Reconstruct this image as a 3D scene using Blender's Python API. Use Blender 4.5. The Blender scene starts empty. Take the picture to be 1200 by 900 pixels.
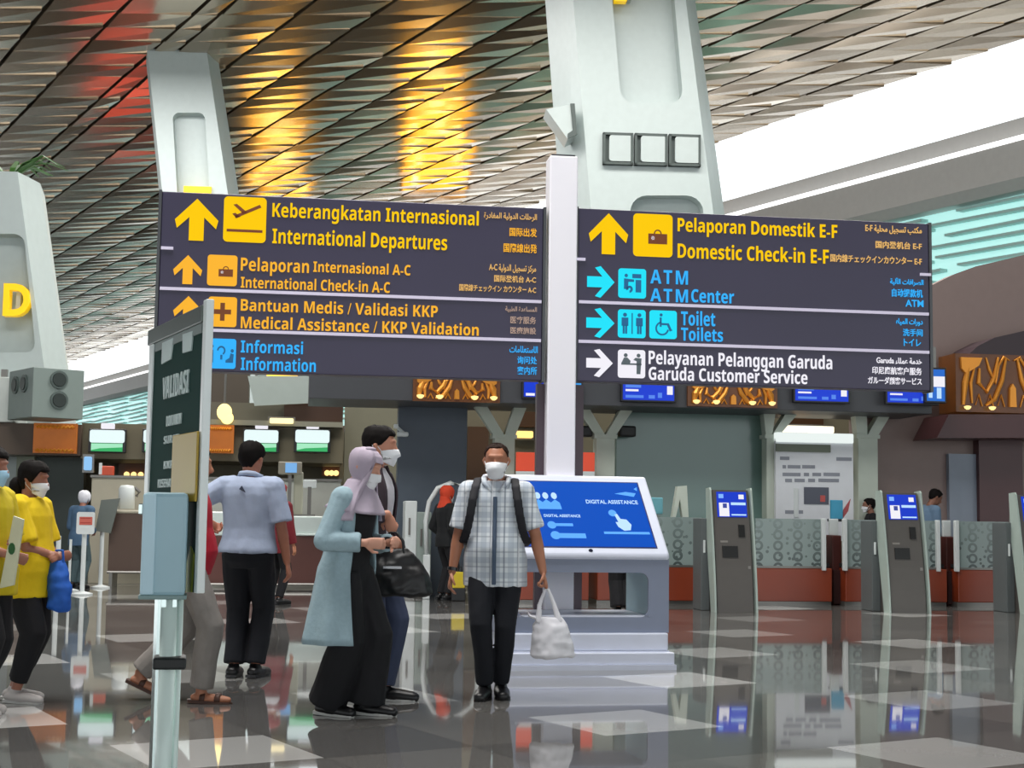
import bpy, bmesh, math, random, unicodedata
from mathutils import Vector, Matrix, noise
random.seed(7)
R = math.radians
SC = bpy.context.scene
COL = SC.collection

# ------------------------------------------------------------------ camera, sky, lights, exposure
FPX = 1700.0                       # focal length in pixels of the 1200 px wide frame
CAM_H = 1.2
CAM_M = Matrix.Rotation(R(90 + 5.24), 3, 'X') @ Matrix.Rotation(R(0.8), 3, 'Z')
cd = bpy.data.cameras.new('camera'); cam = bpy.data.objects.new('camera', cd); COL.objects.link(cam)
cam.matrix_world = Matrix.Translation((0, 0, CAM_H)) @ CAM_M.to_4x4()
cd.sensor_width = 36.0; cd.lens = 36.0 * FPX / 1200.0; cd.clip_end = 600
SC.camera = cam

world = bpy.data.worlds.new('overcast_sky'); SC.world = world; world.use_nodes = True
WBG = world.node_tree.nodes['Background']
WBG.inputs[0].default_value = (0.93, 0.98, 1.0, 1); WBG.inputs[1].default_value = 1.8

def area(name, loc, rot, sx, sy, power, col=(1, 1, 1)):
    l = bpy.data.lights.new(name, 'AREA'); l.shape = 'RECTANGLE'; l.size = sx; l.size_y = sy
    l.energy = power; l.color = col
    o = bpy.data.objects.new(name, l); COL.objects.link(o); o.location = loc; o.rotation_euler = rot
    return o
area('hall_ceiling_fill', (-3, 9, 13.9), (0, 0, 0), 10, 6, 2600, (1.0, 0.98, 0.95))  # added fill light under the ceiling, not a fitting of the hall
area('far_ceiling_fill', (-12, 34, 13.9), (0, 0, 0), 16, 6, 3200, (1.0, 0.98, 0.95))  # added fill, put in to brighten the slimmer column
area('island_ceiling_fill', (2, 24, 13.9), (R(-12), 0, 0), 14, 4, 2600, (1.0, 0.97, 0.92))

SC.view_settings.view_transform = 'Standard'; SC.view_settings.look = 'None'
SC.view_settings.gamma = 1.0; SC.view_settings.use_curve_mapping = False
SC.view_settings.exposure = 0.0

# ------------------------------------------------------------------ picking points in the place
def ray(px, py):
    d = CAM_M @ Vector(((px - 600) / FPX, (450 - py) / FPX, -1.0))
    return d
def at(px, py, depth):
    d = ray(px, py); return Vector((0, 0, CAM_H)) + d * (depth / d.y)
def floor_at(px, py):
    d = ray(px, py); return Vector((0, 0, CAM_H)) + d * (-CAM_H / d.z)
TH = R(8.3)                        # the check-in hall is turned this much against the view
class Frame:
    """local axes of something standing on the floor: x along its front, y into it, z up"""
    def __init__(s, px, depth, th=TH):
        p = at(px, 600, depth); s.o = Vector((p.x, p.y, 0)); s.th = th
        s.u = Vector((math.cos(th), math.sin(th), 0)); s.v = Vector((-math.sin(th), math.cos(th), 0))
    def uv(s, px, py, y=0.0):
        d = ray(px, py); c = Vector((0, 0, CAM_H)); q = s.o + s.v * y
        t = (q - c).dot(s.v) / d.dot(s.v); p = c + d * t - s.o
        return p.dot(s.u), p.z
    def rect(s, x0, y0, x1, y1, y=0.0):
        a = s.uv(x0, (y0 + y1) / 2, y)[0]; b = s.uv(x1, (y0 + y1) / 2, y)[0]
        xm = (x0 + x1) / 2
        return a, s.uv(xm, y1, y)[1], b, s.uv(xm, y0, y)[1]      # x0, zbottom, x1, ztop

# ------------------------------------------------------------------ materials
def lin(h):
    h = h.lstrip('#'); out = []
    for i in (0, 2, 4):
        c = int(h[i:i+2], 16) / 255
        out.append(c / 12.92 if c <= 0.04045 else ((c + 0.055) / 1.055) ** 2.4)
    return (*out, 1)
MATS = {}
def mat(name, hexc, rough=0.5, metal=0.0, emit=0.0, vary=0.06, scale=6.0, alpha=1.0, trans=0.0, spec=0.5, bump=0.0):
    if name in MATS: return MATS[name]
    m = bpy.data.materials.new(name); m.use_nodes = True; MATS[name] = m
    nt = m.node_tree; b = nt.nodes['Principled BSDF']; c = lin(hexc)
    b.inputs['Roughness'].default_value = rough; b.inputs['Metallic'].default_value = metal
    b.inputs['Specular IOR Level'].default_value = spec
    b.inputs['Alpha'].default_value = alpha; b.inputs['Transmission Weight'].default_value = trans
    tc = nt.nodes.new('ShaderNodeTexCoord'); n = nt.nodes.new('ShaderNodeTexNoise')
    n.inputs['Scale'].default_value = scale; n.inputs['Detail'].default_value = 3
    nt.links.new(tc.outputs['Object'], n.inputs['Vector'])
    mx = nt.nodes.new('ShaderNodeMix'); mx.data_type = 'RGBA'
    mx.inputs[6].default_value = tuple(max(0, x * (1 - vary)) for x in c[:3]) + (1,)
    mx.inputs[7].default_value = tuple(min(1, x * (1 + vary)) for x in c[:3]) + (1,)
    nt.links.new(n.outputs['Fac'], mx.inputs[0]); nt.links.new(mx.outputs[2], b.inputs['Base Color'])
    if emit:
        b.inputs['Emission Color'].default_value = c; b.inputs['Emission Strength'].default_value = emit
        if emit >= 0.9: b.inputs['Specular IOR Level'].default_value = 0.1
    if emit >= 0.9:
        nt.links.remove(mx.outputs[2].links[0]); b.inputs['Base Color'].default_value = tuple(x * 0.1 for x in c[:3]) + (1,)
    if bump:
        bp = nt.nodes.new('ShaderNodeBump'); bp.inputs['Strength'].default_value = bump; bp.inputs['Distance'].default_value = 0.01
        nt.links.new(n.outputs['Fac'], bp.inputs['Height']); nt.links.new(bp.outputs['Normal'], b.inputs['Normal'])
    return m
def node_math(nt, op, a, b=None, c=None):
    n = nt.nodes.new('ShaderNodeMath'); n.operation = op
    for i, v in enumerate((a, b, c)):
        if v is None: continue
        if isinstance(v, (int, float)): n.inputs[i].default_value = v
        else: nt.links.new(v, n.inputs[i])
    return n.outputs[0]
def mixcol(nt, fac, a, b):
    mx = nt.nodes.new('ShaderNodeMix'); mx.data_type = 'RGBA'
    if isinstance(fac, float): mx.inputs[0].default_value = fac
    else: nt.links.new(fac, mx.inputs[0])
    for i, v in ((6, a), (7, b)):
        if isinstance(v, str): mx.inputs[i].default_value = lin(v)
        else: nt.links.new(v, mx.inputs[i])
    return mx.outputs[2]

# ------------------------------------------------------------------ object and mesh helpers
def tag(o, label=None, cat=None, group=None, kind=None):
    if label: o['label'] = label
    if cat: o['category'] = cat
    if group: o['group'] = group
    if kind: o['kind'] = kind
    return o
def thing(name, label, cat, loc=(0, 0, 0), rz=0.0, group=None):
    o = bpy.data.objects.new(name, None); COL.objects.link(o); o.location = loc; o.rotation_euler = (0, 0, rz)
    o.empty_display_size = 0.1
    return tag(o, label, cat, group)
def link(name, me, m, parent=None):
    o = bpy.data.objects.new(name, me); COL.objects.link(o); o.parent = parent
    if m is not None:
        for x in (m if isinstance(m, (list, tuple)) else [m]): me.materials.append(x)
    return o
class MB:
    def __init__(s): s.bm = bmesh.new()
    def box(s, x0, x1, y0, y1, z0, z1, bev=0.0):
        b = bmesh.new()
        v = [b.verts.new(p) for p in ((x0,y0,z0),(x1,y0,z0),(x1,y1,z0),(x0,y1,z0),(x0,y0,z1),(x1,y0,z1),(x1,y1,z1),(x0,y1,z1))]
        for f in ((0,3,2,1),(4,5,6,7),(0,1,5,4),(1,2,6,5),(2,3,7,6),(3,0,4,7)): b.faces.new([v[i] for i in f])
        if bev:
            bmesh.ops.bevel(b, geom=list(b.edges), offset=bev, segments=2, affect='EDGES', profile=0.5)
        s.join(b); return s
    def join(s, b, mtx=None):
        if mtx is not None: bmesh.ops.transform(b, matrix=mtx, verts=b.verts)
        me = bpy.data.meshes.new('t'); b.to_mesh(me); b.free(); s.bm.from_mesh(me); bpy.data.meshes.remove(me)
    def prism(s, poly, y0, y1):            # poly in (x,z), pushed from y0 to y1
        n = len(poly); ar = sum(poly[i][0]*poly[(i+1)%n][1]-poly[(i+1)%n][0]*poly[i][1] for i in range(n))
        if ar < 0: poly = poly[::-1]
        a = [s.bm.verts.new((x, y0, z)) for x, z in poly]; b = [s.bm.verts.new((x, y1, z)) for x, z in poly]
        s.bm.faces.new(a); s.bm.faces.new(b[::-1])
        for i in range(n): s.bm.faces.new([a[i], b[i], b[(i+1) % n], a[(i+1) % n]])
        return s
    def prism_x(s, poly, x0, x1):          # poly in (y,z)
        n = len(poly); a = [s.bm.verts.new((x0, y, z)) for y, z in poly]; b = [s.bm.verts.new((x1, y, z)) for y, z in poly]
        s.bm.faces.new(a); s.bm.faces.new(b[::-1])
        for i in range(n): s.bm.faces.new([a[i], b[i], b[(i+1) % n], a[(i+1) % n]])
        return s
    def tube(s, pts, r, n=10):
        pts = [Vector(p) for p in pts]; rr = r if isinstance(r, (list, tuple)) else [r] * len(pts)
        rings = []; ref = None
        for i, p in enumerate(pts):
            t = (pts[min(i+1, len(pts)-1)] - pts[max(i-1, 0)]).normalized()
            if ref is None: ref = Vector((0, 0, 1)) if abs(t.z) < 0.9 else Vector((1, 0, 0))
            a = t.cross(ref).normalized(); b = t.cross(a).normalized()
            rings.append([s.bm.verts.new(p + (a * math.cos(k*math.tau/n) + b * math.sin(k*math.tau/n)) * rr[i]) for k in range(n)])
        for i in range(len(rings)-1):
            for k in range(n): s.bm.faces.new([rings[i][k], rings[i][(k+1)%n], rings[i+1][(k+1)%n], rings[i+1][k]])
        s.bm.faces.new(rings[0][::-1]); s.bm.faces.new(rings[-1]); return s
    def lathe(s, prof, cx=0, cy=0, n=20):
        rings = [[s.bm.verts.new((cx + r*math.cos(k*math.tau/n), cy + r*math.sin(k*math.tau/n), z)) for k in range(n)] for r, z in prof]
        for i in range(len(rings)-1):
            for k in range(n): s.bm.faces.new([rings[i][k], rings[i][(k+1)%n], rings[i+1][(k+1)%n], rings[i+1][k]])
        s.bm.faces.new(rings[0][::-1]); s.bm.faces.new(rings[-1]); return s
    def ball(s, c, rx, ry=None, rz=None, sub=2, m3=None):
        b = bmesh.new(); bmesh.ops.create_icosphere(b, subdivisions=sub, radius=1.0)
        M = Matrix.Diagonal((rx, ry or rx, rz or rx, 1))
        if m3 is not None: M = m3.to_4x4() @ M
        s.join(b, Matrix.Translation(Vector(c)) @ M); return s
    def disc(s, cx, cz, rx, rz, y0, y1, n=20):
        return s.prism([(cx + rx*math.cos(k*math.tau/n), cz + rz*math.sin(k*math.tau/n)) for k in range(n)], y0, y1)
    def build(s, name, m, parent=None, smooth=False, norm=True):
        if norm: bmesh.ops.recalc_face_normals(s.bm, faces=s.bm.faces)
        me = bpy.data.meshes.new(name); s.bm.to_mesh(me); s.bm.free()
        if smooth:
            for p in me.polygons: p.use_smooth = True
        return link(name, me, m, parent)
def rrect(x0, z0, x1, z1, r, n=5):
    out = []
    for cx, cz, a0 in ((x1-r, z1-r, 0), (x0+r, z1-r, 90), (x0+r, z0+r, 180), (x1-r, z0+r, 270)):
        for k in range(n+1):
            a = R(a0 + 90*k/n); out.append((cx + r*math.cos(a), cz + r*math.sin(a)))
    return out
def boolean_cut(o, cutter):
    md = o.modifiers.new('cut', 'BOOLEAN'); md.operation = 'DIFFERENCE'; md.object = cutter; md.solver = 'EXACT'
    bpy.context.view_layer.update()
    dg = bpy.context.evaluated_depsgraph_get()
    me = bpy.data.meshes.new_from_object(o.evaluated_get(dg)); o.modifiers.clear(); o.data = me
    bpy.data.objects.remove(cutter)

# ------------------------------------------------------------------ lettering
_tc = {}
def text_verts(s, bold=0.0, ext=0.0, spacing=1.0):
    key = (s, bold, ext, spacing)
    if key not in _tc:
        cu = bpy.data.curves.new('t', 'FONT'); cu.body = s; cu.size = 1.0; cu.offset = bold; cu.extrude = ext; cu.resolution_u = 4
        cu.space_character = spacing
        o = bpy.data.objects.new('t', cu); COL.objects.link(o); bpy.context.view_layer.update()
        me = bpy.data.meshes.new_from_object(o.evaluated_get(bpy.context.evaluated_depsgraph_get()))
        bpy.data.objects.remove(o); bpy.data.curves.remove(cu); _tc[key] = me
    return _tc[key]
def cap_h(bold):
    vs = [v.co.y for v in text_verts(sans('H'), bold, 0.02).vertices]; return min(vs), max(vs)
def sans(s):
    out = ''
    for ch in s:
        if 'A' <= ch <= 'Z': out += chr(0x1D5D4 + ord(ch) - 65)
        elif 'a' <= ch <= 'z': out += chr(0x1D5EE + ord(ch) - 97)
        else: out += ch
    return out
def letter(name, s, x0, x1, zb, zt, y, m, parent, bold=0.018, latin=True, spacing=1.0):
    """letters lying in the local x/z plane in front of y; fitted to x0..x1 and (cap height or whole height) zb..zt"""
    if latin: s = sans(s); bold = 0.0
    me = text_verts(s, bold, 0.02, spacing).copy()
    if not len(me.vertices): return None
    xs = [v.co.x for v in me.vertices]; ys = [v.co.y for v in me.vertices]
    a, b = min(xs), max(xs); lo, hi = cap_h(bold) if latin else (min(ys), max(ys))
    for v in me.vertices:
        x, yy, z = v.co
        v.co = (x0 + (x - a) / (b - a) * (x1 - x0), y - z * 0.15, zb + (yy - lo) / (hi - lo) * (zt - zb))
    return link(name, me, m, parent)
def arabic(s):
    out = []; JOIN_R = set('اأإآدذرزوؤةىء')      # letters that do not join to the next one
    for i, ch in enumerate(s):
        nm = unicodedata.name(ch, '')
        if not nm.startswith('ARABIC LETTER'): out.append(ch); continue
        prev = i > 0 and unicodedata.name(s[i-1], '').startswith('ARABIC LETTER') and s[i-1] not in JOIN_R
        nxt = i < len(s)-1 and unicodedata.name(s[i+1], '').startswith('ARABIC LETTER') and ch not in JOIN_R
        form = {(0,0):' ISOLATED FORM',(0,1):' INITIAL FORM',(1,1):' MEDIAL FORM',(1,0):' FINAL FORM'}[(int(bool(prev)), int(bool(nxt)))]
        try: out.append(unicodedata.lookup(nm + form))
        except KeyError: out.append(ch)
    words, cur = [], ''
    for w in s.split(' '): words.append(w)
    res, k = [], 0
    for w in words:
        seg = out[k:k + len(w)]; k += len(w) + 1
        res.append(''.join(reversed(seg)) if any(unicodedata.name(c, '').startswith('ARABIC') for c in w) else ''.join(seg))
    return ' '.join(reversed(res))

# ================================================================== THE SETTING
U = Vector((-0.509, 0.861, 0)); NB = Vector((0.861, 0.509, 0))      # the hall's long axis and across it
CEIL = 14.5
WB = 31.8                                                           # how far across the long wall stands

def floor_material():
    m = bpy.data.materials.new('polished_granite'); m.use_nodes = True; nt = m.node_tree; b = nt.nodes['Principled BSDF']
    tc = nt.nodes.new('ShaderNodeTexCoord'); mp = nt.nodes.new('ShaderNodeMapping'); mp.vector_type = 'TEXTURE'
    mp.inputs['Rotation'].default_value = (0, 0, R(30.6)); mp.inputs['Scale'].default_value = (0.84, 0.84, 1)
    mp.inputs['Location'].default_value = (0.35, 0.25, 0)
    nt.links.new(tc.outputs['Object'], mp.inputs['Vector'])
    sp = nt.nodes.new('ShaderNodeSeparateXYZ'); nt.links.new(mp.outputs[0], sp.inputs[0])
    fx = node_math(nt, 'FLOOR', sp.outputs[0]); fy = node_math(nt, 'FLOOR', sp.outputs[1])
    cb = nt.nodes.new('ShaderNodeCombineXYZ'); nt.links.new(fx, cb.inputs[0]); nt.links.new(fy, cb.inputs[1])
    wn = nt.nodes.new('ShaderNodeTexWhiteNoise'); wn.noise_dimensions = '2D'; nt.links.new(cb.outputs[0], wn.inputs['Vector'])
    # rows of pale tiles: every third tile of every second row, some of them nearly white
    row = node_math(nt, 'LESS_THAN', node_math(nt, 'FLOORED_MODULO', fy, 2.0), 0.5)
    sh = node_math(nt, 'ADD', fx, node_math(nt, 'MULTIPLY', fy, 0.5))
    tile = node_math(nt, 'LESS_THAN', node_math(nt, 'FLOORED_MODULO', sh, 3.0), 0.9)
    pale = node_math(nt, 'MULTIPLY', node_math(nt, 'MULTIPLY', row, tile), node_math(nt, 'GREATER_THAN', wn.outputs['Value'], 0.2))
    vr = nt.nodes.new('ShaderNodeMapRange'); nt.links.new(wn.outputs['Value'], vr.inputs[0]); vr.inputs[3].default_value = 0.0; vr.inputs[4].default_value = 1.0
    dark = mixcol(nt, vr.outputs[0], '#5b5a59', '#73716e'); light = mixcol(nt, vr.outputs[0], '#858583', '#d6d6d4')
    c = mixcol(nt, pale, dark, light)
    ns = nt.nodes.new('ShaderNodeTexNoise'); ns.inputs['Scale'].default_value = 90; nt.links.new(tc.outputs['Object'], ns.inputs['Vector'])
    c2 = mixcol(nt, node_math(nt, 'MULTIPLY', ns.outputs['Fac'], 0.12), c, '#2c2b2a')
    # joints
    ex = node_math(nt, 'FRACT', sp.outputs[0]); ey = node_math(nt, 'FRACT', sp.outputs[1])
    j = node_math(nt, 'MAXIMUM', node_math(nt, 'LESS_THAN', ex, 0.008), node_math(nt, 'LESS_THAN', ey, 0.008))
    c3 = mixcol(nt, node_math(nt, 'MULTIPLY', j, 0.6), c2, '#333230')
    nt.links.new(c3, b.inputs['Base Color']); b.inputs['Roughness'].default_value = 0.045
    b.inputs['IOR'].default_value = 1.62
    b.inputs['Coat Weight'].default_value = 0.35; b.inputs['Coat Roughness'].default_value = 0.02
    return m
b = MB(); b.box(-90, 60, -6, 150, -0.3, 0)
tag(b.build('floor', floor_material()), 'polished grey granite floor with pale tiles in slanting rows', 'floor', kind='structure')

def ceiling_material():
    m = bpy.data.materials.new('ceiling_metal'); m.use_nodes = True; nt = m.node_tree; b = nt.nodes['Principled BSDF']
    g = nt.nodes.new('ShaderNodeNewGeometry')
    rp = mixcol(nt, g.outputs['Random Per Island'], '#a3927c', '#dccbb4')
    nt.links.new(rp, b.inputs['Base Color']); b.inputs['Metallic'].default_value = 0.85; b.inputs['Roughness'].default_value = 0.17
    return m
b = MB(); bm = b.bm; SP = 1.38; PITCH = 1.15; random.seed(3)
k = -78
strips = []
bb = WB - 0.1
while bb > 20.5: strips.append((bb, SP)); bb -= SP
while bb > -75:
    w_ = 0.62 if 11.6 < bb < 13.2 and not any(w < 1 for _, w in strips) else 1.74
    strips.append((bb, w_)); bb -= w_
for si, (b1, w_) in enumerate(strips):
    b0 = b1 - w_ + 0.11
    ph = random.random() * PITCH * 0.3
    y = 11.0 + ph
    while y < 132:
        y1 = y + PITCH
        def pt(bc, yc, z):
            a = (yc - 0.509 * bc) / 0.861
            p = U * a + NB * bc; return (p.x, p.y, z)
        if abs(pt((b0+b1)/2, y, 0)[0]) < 0.42 * y + 6:
            j = lambda s: random.uniform(-s, s)
            n0, n1, f0, f1 = -0.005 + j(.03), -0.045 + j(.03), -0.03 + j(.02), 0.0 + j(.015)
            q = [pt(b0, y, CEIL + n0), pt(b1, y, CEIL + n1), pt(b1, y1, CEIL + f1), pt(b0, y1, CEIL + f0)]
            v = [bm.verts.new(p) for p in q]
            t = [bm.verts.new((p[0], p[1], CEIL + 0.12)) for p in q]
            bm.faces.new((v[3], v[2], v[1])); bm.faces.new((v[3], v[1], v[0]))
            bm.faces.new((v[0], v[1], t[1], t[0])); bm.faces.new((v[1], v[2], t[2], t[1])); bm.faces.new((v[3], v[0], t[0], t[3]))
        y += PITCH
CEIL_O = tag(b.build('ceiling', ceiling_material(), norm=False), 'ceiling of folded bronze metal louvres in slanting strips', 'ceiling', kind='structure')
b = MB(); v = []
for bc, a in ((WB, -40), (WB, 170), (-95, 170), (-95, -60)):
    p = U * a + NB * bc; v.append((p.x, p.y))
bm = b.bm; lo = [bm.verts.new((x, y, CEIL + 0.14)) for x, y in v]; hi = [bm.verts.new((x, y, CEIL + 0.6)) for x, y in v]
bm.faces.new(lo); bm.faces.new(hi[::-1])
for i in range(4): bm.faces.new((lo[i], hi[i], hi[(i+1) % 4], lo[(i+1) % 4]))
tag(b.build('ceiling_deck', mat('dark_roof_deck', '#2b2825', 0.7)), kind='structure')

# the long wall behind the halls: teal louvred glazing, a grey beam, a clerestory open to the sky
WM = Matrix(((U.x, NB.x, 0, NB.x * WB), (U.y, NB.y, 0, NB.y * WB), (0, 0, 1, 0), (0, 0, 0, 1)))   # local x along the wall, y outwards
def wall_part(mb, name, m, norm=True):
    o = mb.build(name, m, norm=norm); o.matrix_world = WM; return tag(o, kind='structure')
b = MB(); b.box(-20, 170, 0.3, 0.9, 0, 6.0); wall_part(b, 'wall_far', mat('grey_brown_wall', '#6d665f', 0.6))
b = MB(); b.prism_x([(0.1, 10.35), (-0.25, 10.6), (-0.3, 11.6), (0.1, 11.75), (0.25, 11.95), (0.35, 12.45), (1.2, 12.45), (1.2, 10.35)], -20, 170)
wall_part(b, 'wall_beam', mat('grey_beam', '#d2d0cd', 0.5))
b = MB(); b.box(-20, 170, -0.32, 0.1, 11.62, 11.74); o = wall_part(b, 'trim_light', mat('beam_light_strip', '#ffffff', emit=2.0))
b = MB(); b.box(-20, 170, 0.6, 0.66, 6.0, 10.35); wall_part(b, 'window_1', mat('teal_daylit_glass', '#b4e4e0', 0.2, emit=0.75, vary=0.12, scale=0.4))
b = MB(); random.seed(5)
for k in range(13):
    z = 6.3 + k * 0.32
    for s in range(-4, 36):
        x0 = s * 5 + random.uniform(-1, 1); t = random.uniform(-.12, .12)
        poly = [(x0, z), (x0 + 4.6, z + t), (x0 + 4.6, z + t + .07), (x0, z + .09)]
        b.prism(poly, 0.3, 0.6)
wall_part(b, 'window_1_louvres', mat('teal_louvre', '#b4d6d2', 0.4))
m = bpy.data.materials.new('clear_glazing'); m.use_nodes = True; nt = m.node_tree
for n in list(nt.nodes):
    if n.type == 'BSDF_PRINCIPLED': nt.nodes.remove(n)
tr = nt.nodes.new('ShaderNodeBsdfTransparent'); gl = nt.nodes.new('ShaderNodeBsdfGlossy'); gl.inputs['Roughness'].default_value = 0.05
mx = nt.nodes.new('ShaderNodeMixShader'); mx.inputs[0].default_value = 0.04
nt.links.new(tr.outputs[0], mx.inputs[1]); nt.links.new(gl.outputs[0], mx.inputs[2])
nt.links.new(mx.outputs[0], nt.nodes['Material Output'].inputs[0]); CLEAR = m
b = MB(); b.box(-20, 170, 0.9, 0.92, 12.45, 14.9); wall_part(b, 'window_2', m)

# tall lit screens far down the hall, seen in the photograph only as glows in the metal ceiling
GOLDLIT = mat('gold_lit_screen', '#ffb838', emit=3.2); REDLIT = mat('red_lit_screen', '#ff6a58', emit=1.5); BULB = mat('warm_bulb', '#ffe2a0', emit=14)
def lit_screen(px, depth, w, z0, z1, m, bulbs, label):
    fr = Frame(px, depth, R(4)); t = thing('lit_screen', label, 'lit screen', fr.o, fr.th)
    b = MB(); b.box(-w / 2, w / 2, 0, .3, z0, z1, .03); b.build('screen', m, t)
    b = MB(); b.box(-w / 2 - .15, w / 2 + .15, .3, .6, z0 - .15, z1 + .15); b.build('frame', mat('bronze_frame', '#3b2a18', .5), t)
    for e in (-w / 2 + .2, w / 2 - .2):
        b = MB(); b.box(e - .12, e + .12, .35, .6, 0, z0); b.build('post', mat('bronze_frame', '#3b2a18', .5), t)
    if bulbs:
        random.seed(21)
        for k in range(bulbs):
            b = MB(); b.ball((random.uniform(-w * .42, w * .42), -.12, random.uniform(z0 + .3, z1 - .3)), random.uniform(.1, .2), sub=1); b.build('bulb', BULB, t)
lit_screen(500, 62, 2.8, 8.0, 13.4, GOLDLIT, 12, 'tall gold lit screen far behind the international board nearest the pole')
lit_screen(312, 78, 2.9, 5.6, 10.4, GOLDLIT, 12, 'gold lit screen far behind the international board near its arrows')
lit_screen(122, 74, 3.8, 2.0, 5.45, REDLIT, 0, 'red lit screen far behind the amber panels of the second island')

# ------------------------------------------------------------------ the leaning white columns
def column(name, prof_px, depth, thick, recess, mcol, chamfer=0.28):
    """prof_px: left and right edge at two picture heights; the column goes from the floor into the ceiling"""
    (ya, la, ra), (yb, lb, rb) = prof_px
    fr = Frame((la + ra) / 2, depth, R(4))
    x0a, za = fr.uv(la, ya); x1a, _ = fr.uv(ra, ya); x0b, zb = fr.uv(lb, yb); x1b, _ = fr.uv(rb, yb)
    def ed(z):
        t = (z - za) / (zb - za); return x0a + (x0b - x0a) * t, x1a + (x1b - x1a) * t
    b = MB(); bm = b.bm; rings = []
    for z in recess['zs']:
        l, r = ed(z); c = chamfer * (r - l) / 2
        rings.append([bm.verts.new(p) for p in ((l + c, 0, z), (r - c, 0, z), (r, thick * .45, z), (r - c, thick, z), (l + c, thick, z), (l, thick * .45, z))])
    for i in range(len(rings) - 1):
        for k in range(6): bm.faces.new([rings[i][k], rings[i][(k+1) % 6], rings[i+1][(k+1) % 6], rings[i+1][k]])
    bm.faces.new(rings[0][::-1]); bm.faces.new(rings[-1])
    o = b.build(name, mcol); o.location = fr.o; o.rotation_euler = (0, 0, fr.th)
    for poly in recess['cuts']:
        pl = [fr.uv(px, py) for px, py in poly]
        cb = MB(); cb.prism(pl, -0.5, 0.35); c = cb.build('cutter', None); c.location = fr.o; c.rotation_euler = (0, 0, fr.th)
        boolean_cut(o, c)
    return o, fr
def rr_px(xl, yt, xr, yb, r, lean=0.0, top=True, bottom=True):
    """rounded slot in picture coordinates, its top moved by lean pixels"""
    pts = rrect(xl, yt, xr, yb, r, 5)
    if not bottom: pts = [(x, y) for x, y in pts]
    return [(x + lean * (yb - y) / max(1, yb - yt), y) for x, y in pts]
CW = mat('white_column_paint', '#b9c4c3', 0.45)
co, cfr = column('column', ((0, 646, 830), (240, 664, 863)), 30, 2.4,
    dict(zs=(0, CEIL + .05), cuts=[rr_px(728, -40, 801, 121, 16, -14), rr_px(744, 229, 830, 470, 20, -6)]), CW)
tag(co, 'wide leaning white column behind the domestic check-in board', 'column', kind='structure')
co2, cfr2 = column('column', ((50, 163, 250), (220, 180, 276)), 41, 2.2,
    dict(zs=(0, CEIL + .05), cuts=[rr_px(212, 132, 250, 300, 8, -10)]), CW, chamfer=0.2)
tag(co2, 'slimmer white column behind the international departures board', 'column', kind='structure')
co3, cfr3 = column('column', ((222, -75, 36), (430, -62, 66)), 26, 2.0,
    dict(zs=(0, 7.35), cuts=[rr_px(-30, 274, 42, 413, 12, -14)]), CW, chamfer=0.22)
tag(co3, 'white pylon with a planted top and a yellow letter D', 'column', kind='structure')
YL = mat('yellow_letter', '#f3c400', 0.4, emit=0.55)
def column_letter(ch, fr, x0, y0, x1, y1, label):
    xa, z0, xb, z1 = fr.rect(x0, y0, x1, y1, 0.0)
    me = text_verts(ch, 0.03, 0.1).copy(); xs = [v.co.x for v in me.vertices]; ys = [v.co.y for v in me.vertices]
    for v in me.vertices:
        x, yy, z = v.co
        v.co = (xa + (x - min(xs)) / (max(xs) - min(xs)) * (xb - xa), 0.12 - (z + .1) * 1.0, z0 + (yy - min(ys)) / (max(ys) - min(ys)) * (z1 - z0))
    o = link('gate_letter', me, YL); o.location = fr.o; o.rotation_euler = (0, 0, fr.th)
    mb = MB(); xm = (xa + xb) / 2; mb.box(xm - .04, xm + .04, 0.05, 0.36, z0 + .1, z1 - .1); br = mb.build('bracket', CW, o)
    return tag(o, label, 'letter')
column_letter('D', cfr3, 5, 333, 36, 371, 'big yellow letter D standing in the recess of the white pylon')
column_letter('E', cfr2, 215, 219, 248, 258, 'yellow letter mostly hidden behind the international departures board')
column_letter('F', cfr, 720, -60, 758, 3, 'yellow letter foot at the top edge on the wide white column')

# plant on the pylon
t = thing('planter_palm', 'green palm growing on top of the white pylon', 'plant', cfr3.o, cfr3.th)
xa, za = cfr3.uv(5, 222); b = MB(); random.seed(11)
for k in range(16):
    a = random.uniform(-.5, math.pi * 2); L = random.uniform(.6, 1.1); w = .06
    p = [Vector((xa - .15 + math.cos(a) * L * s, .8 + math.sin(a) * L * s * .8, 7.35 + .95 * s * (1.25 - s) * random.uniform(.8, 1.3))) for s in (0, .33, .66, 1)]
    d = Vector((-math.sin(a), math.cos(a), 0))
    for i in range(3):
        ws = (w * (1 - abs(i - 1) / 3), w * (1 - abs(i) / 3) if i < 2 else .005)
        q = [p[i] - d * ws[0], p[i] + d * ws[0], p[i+1] + d * ws[1] * .9, p[i+1] - d * ws[1] * .9]
        vv = [b.bm.verts.new(x) for x in q] + [b.bm.verts.new(x + Vector((0, 0, .012))) for x in q]
        for f in ((0,3,2,1),(4,5,6,7),(0,1,5,4),(1,2,6,5),(2,3,7,6),(3,0,4,7)): b.bm.faces.new([vv[i2] for i2 in f])
b.build('fronds', mat('palm_green', '#3f6a2c', 0.5), t)
b = MB(); b.lathe([(.3, 7.3), (.38, 7.34), (.4, 7.42), (.33, 7.43), (.3, 7.36)], xa - .15, .8); b.build('planter_rim', CW, t)

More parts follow.
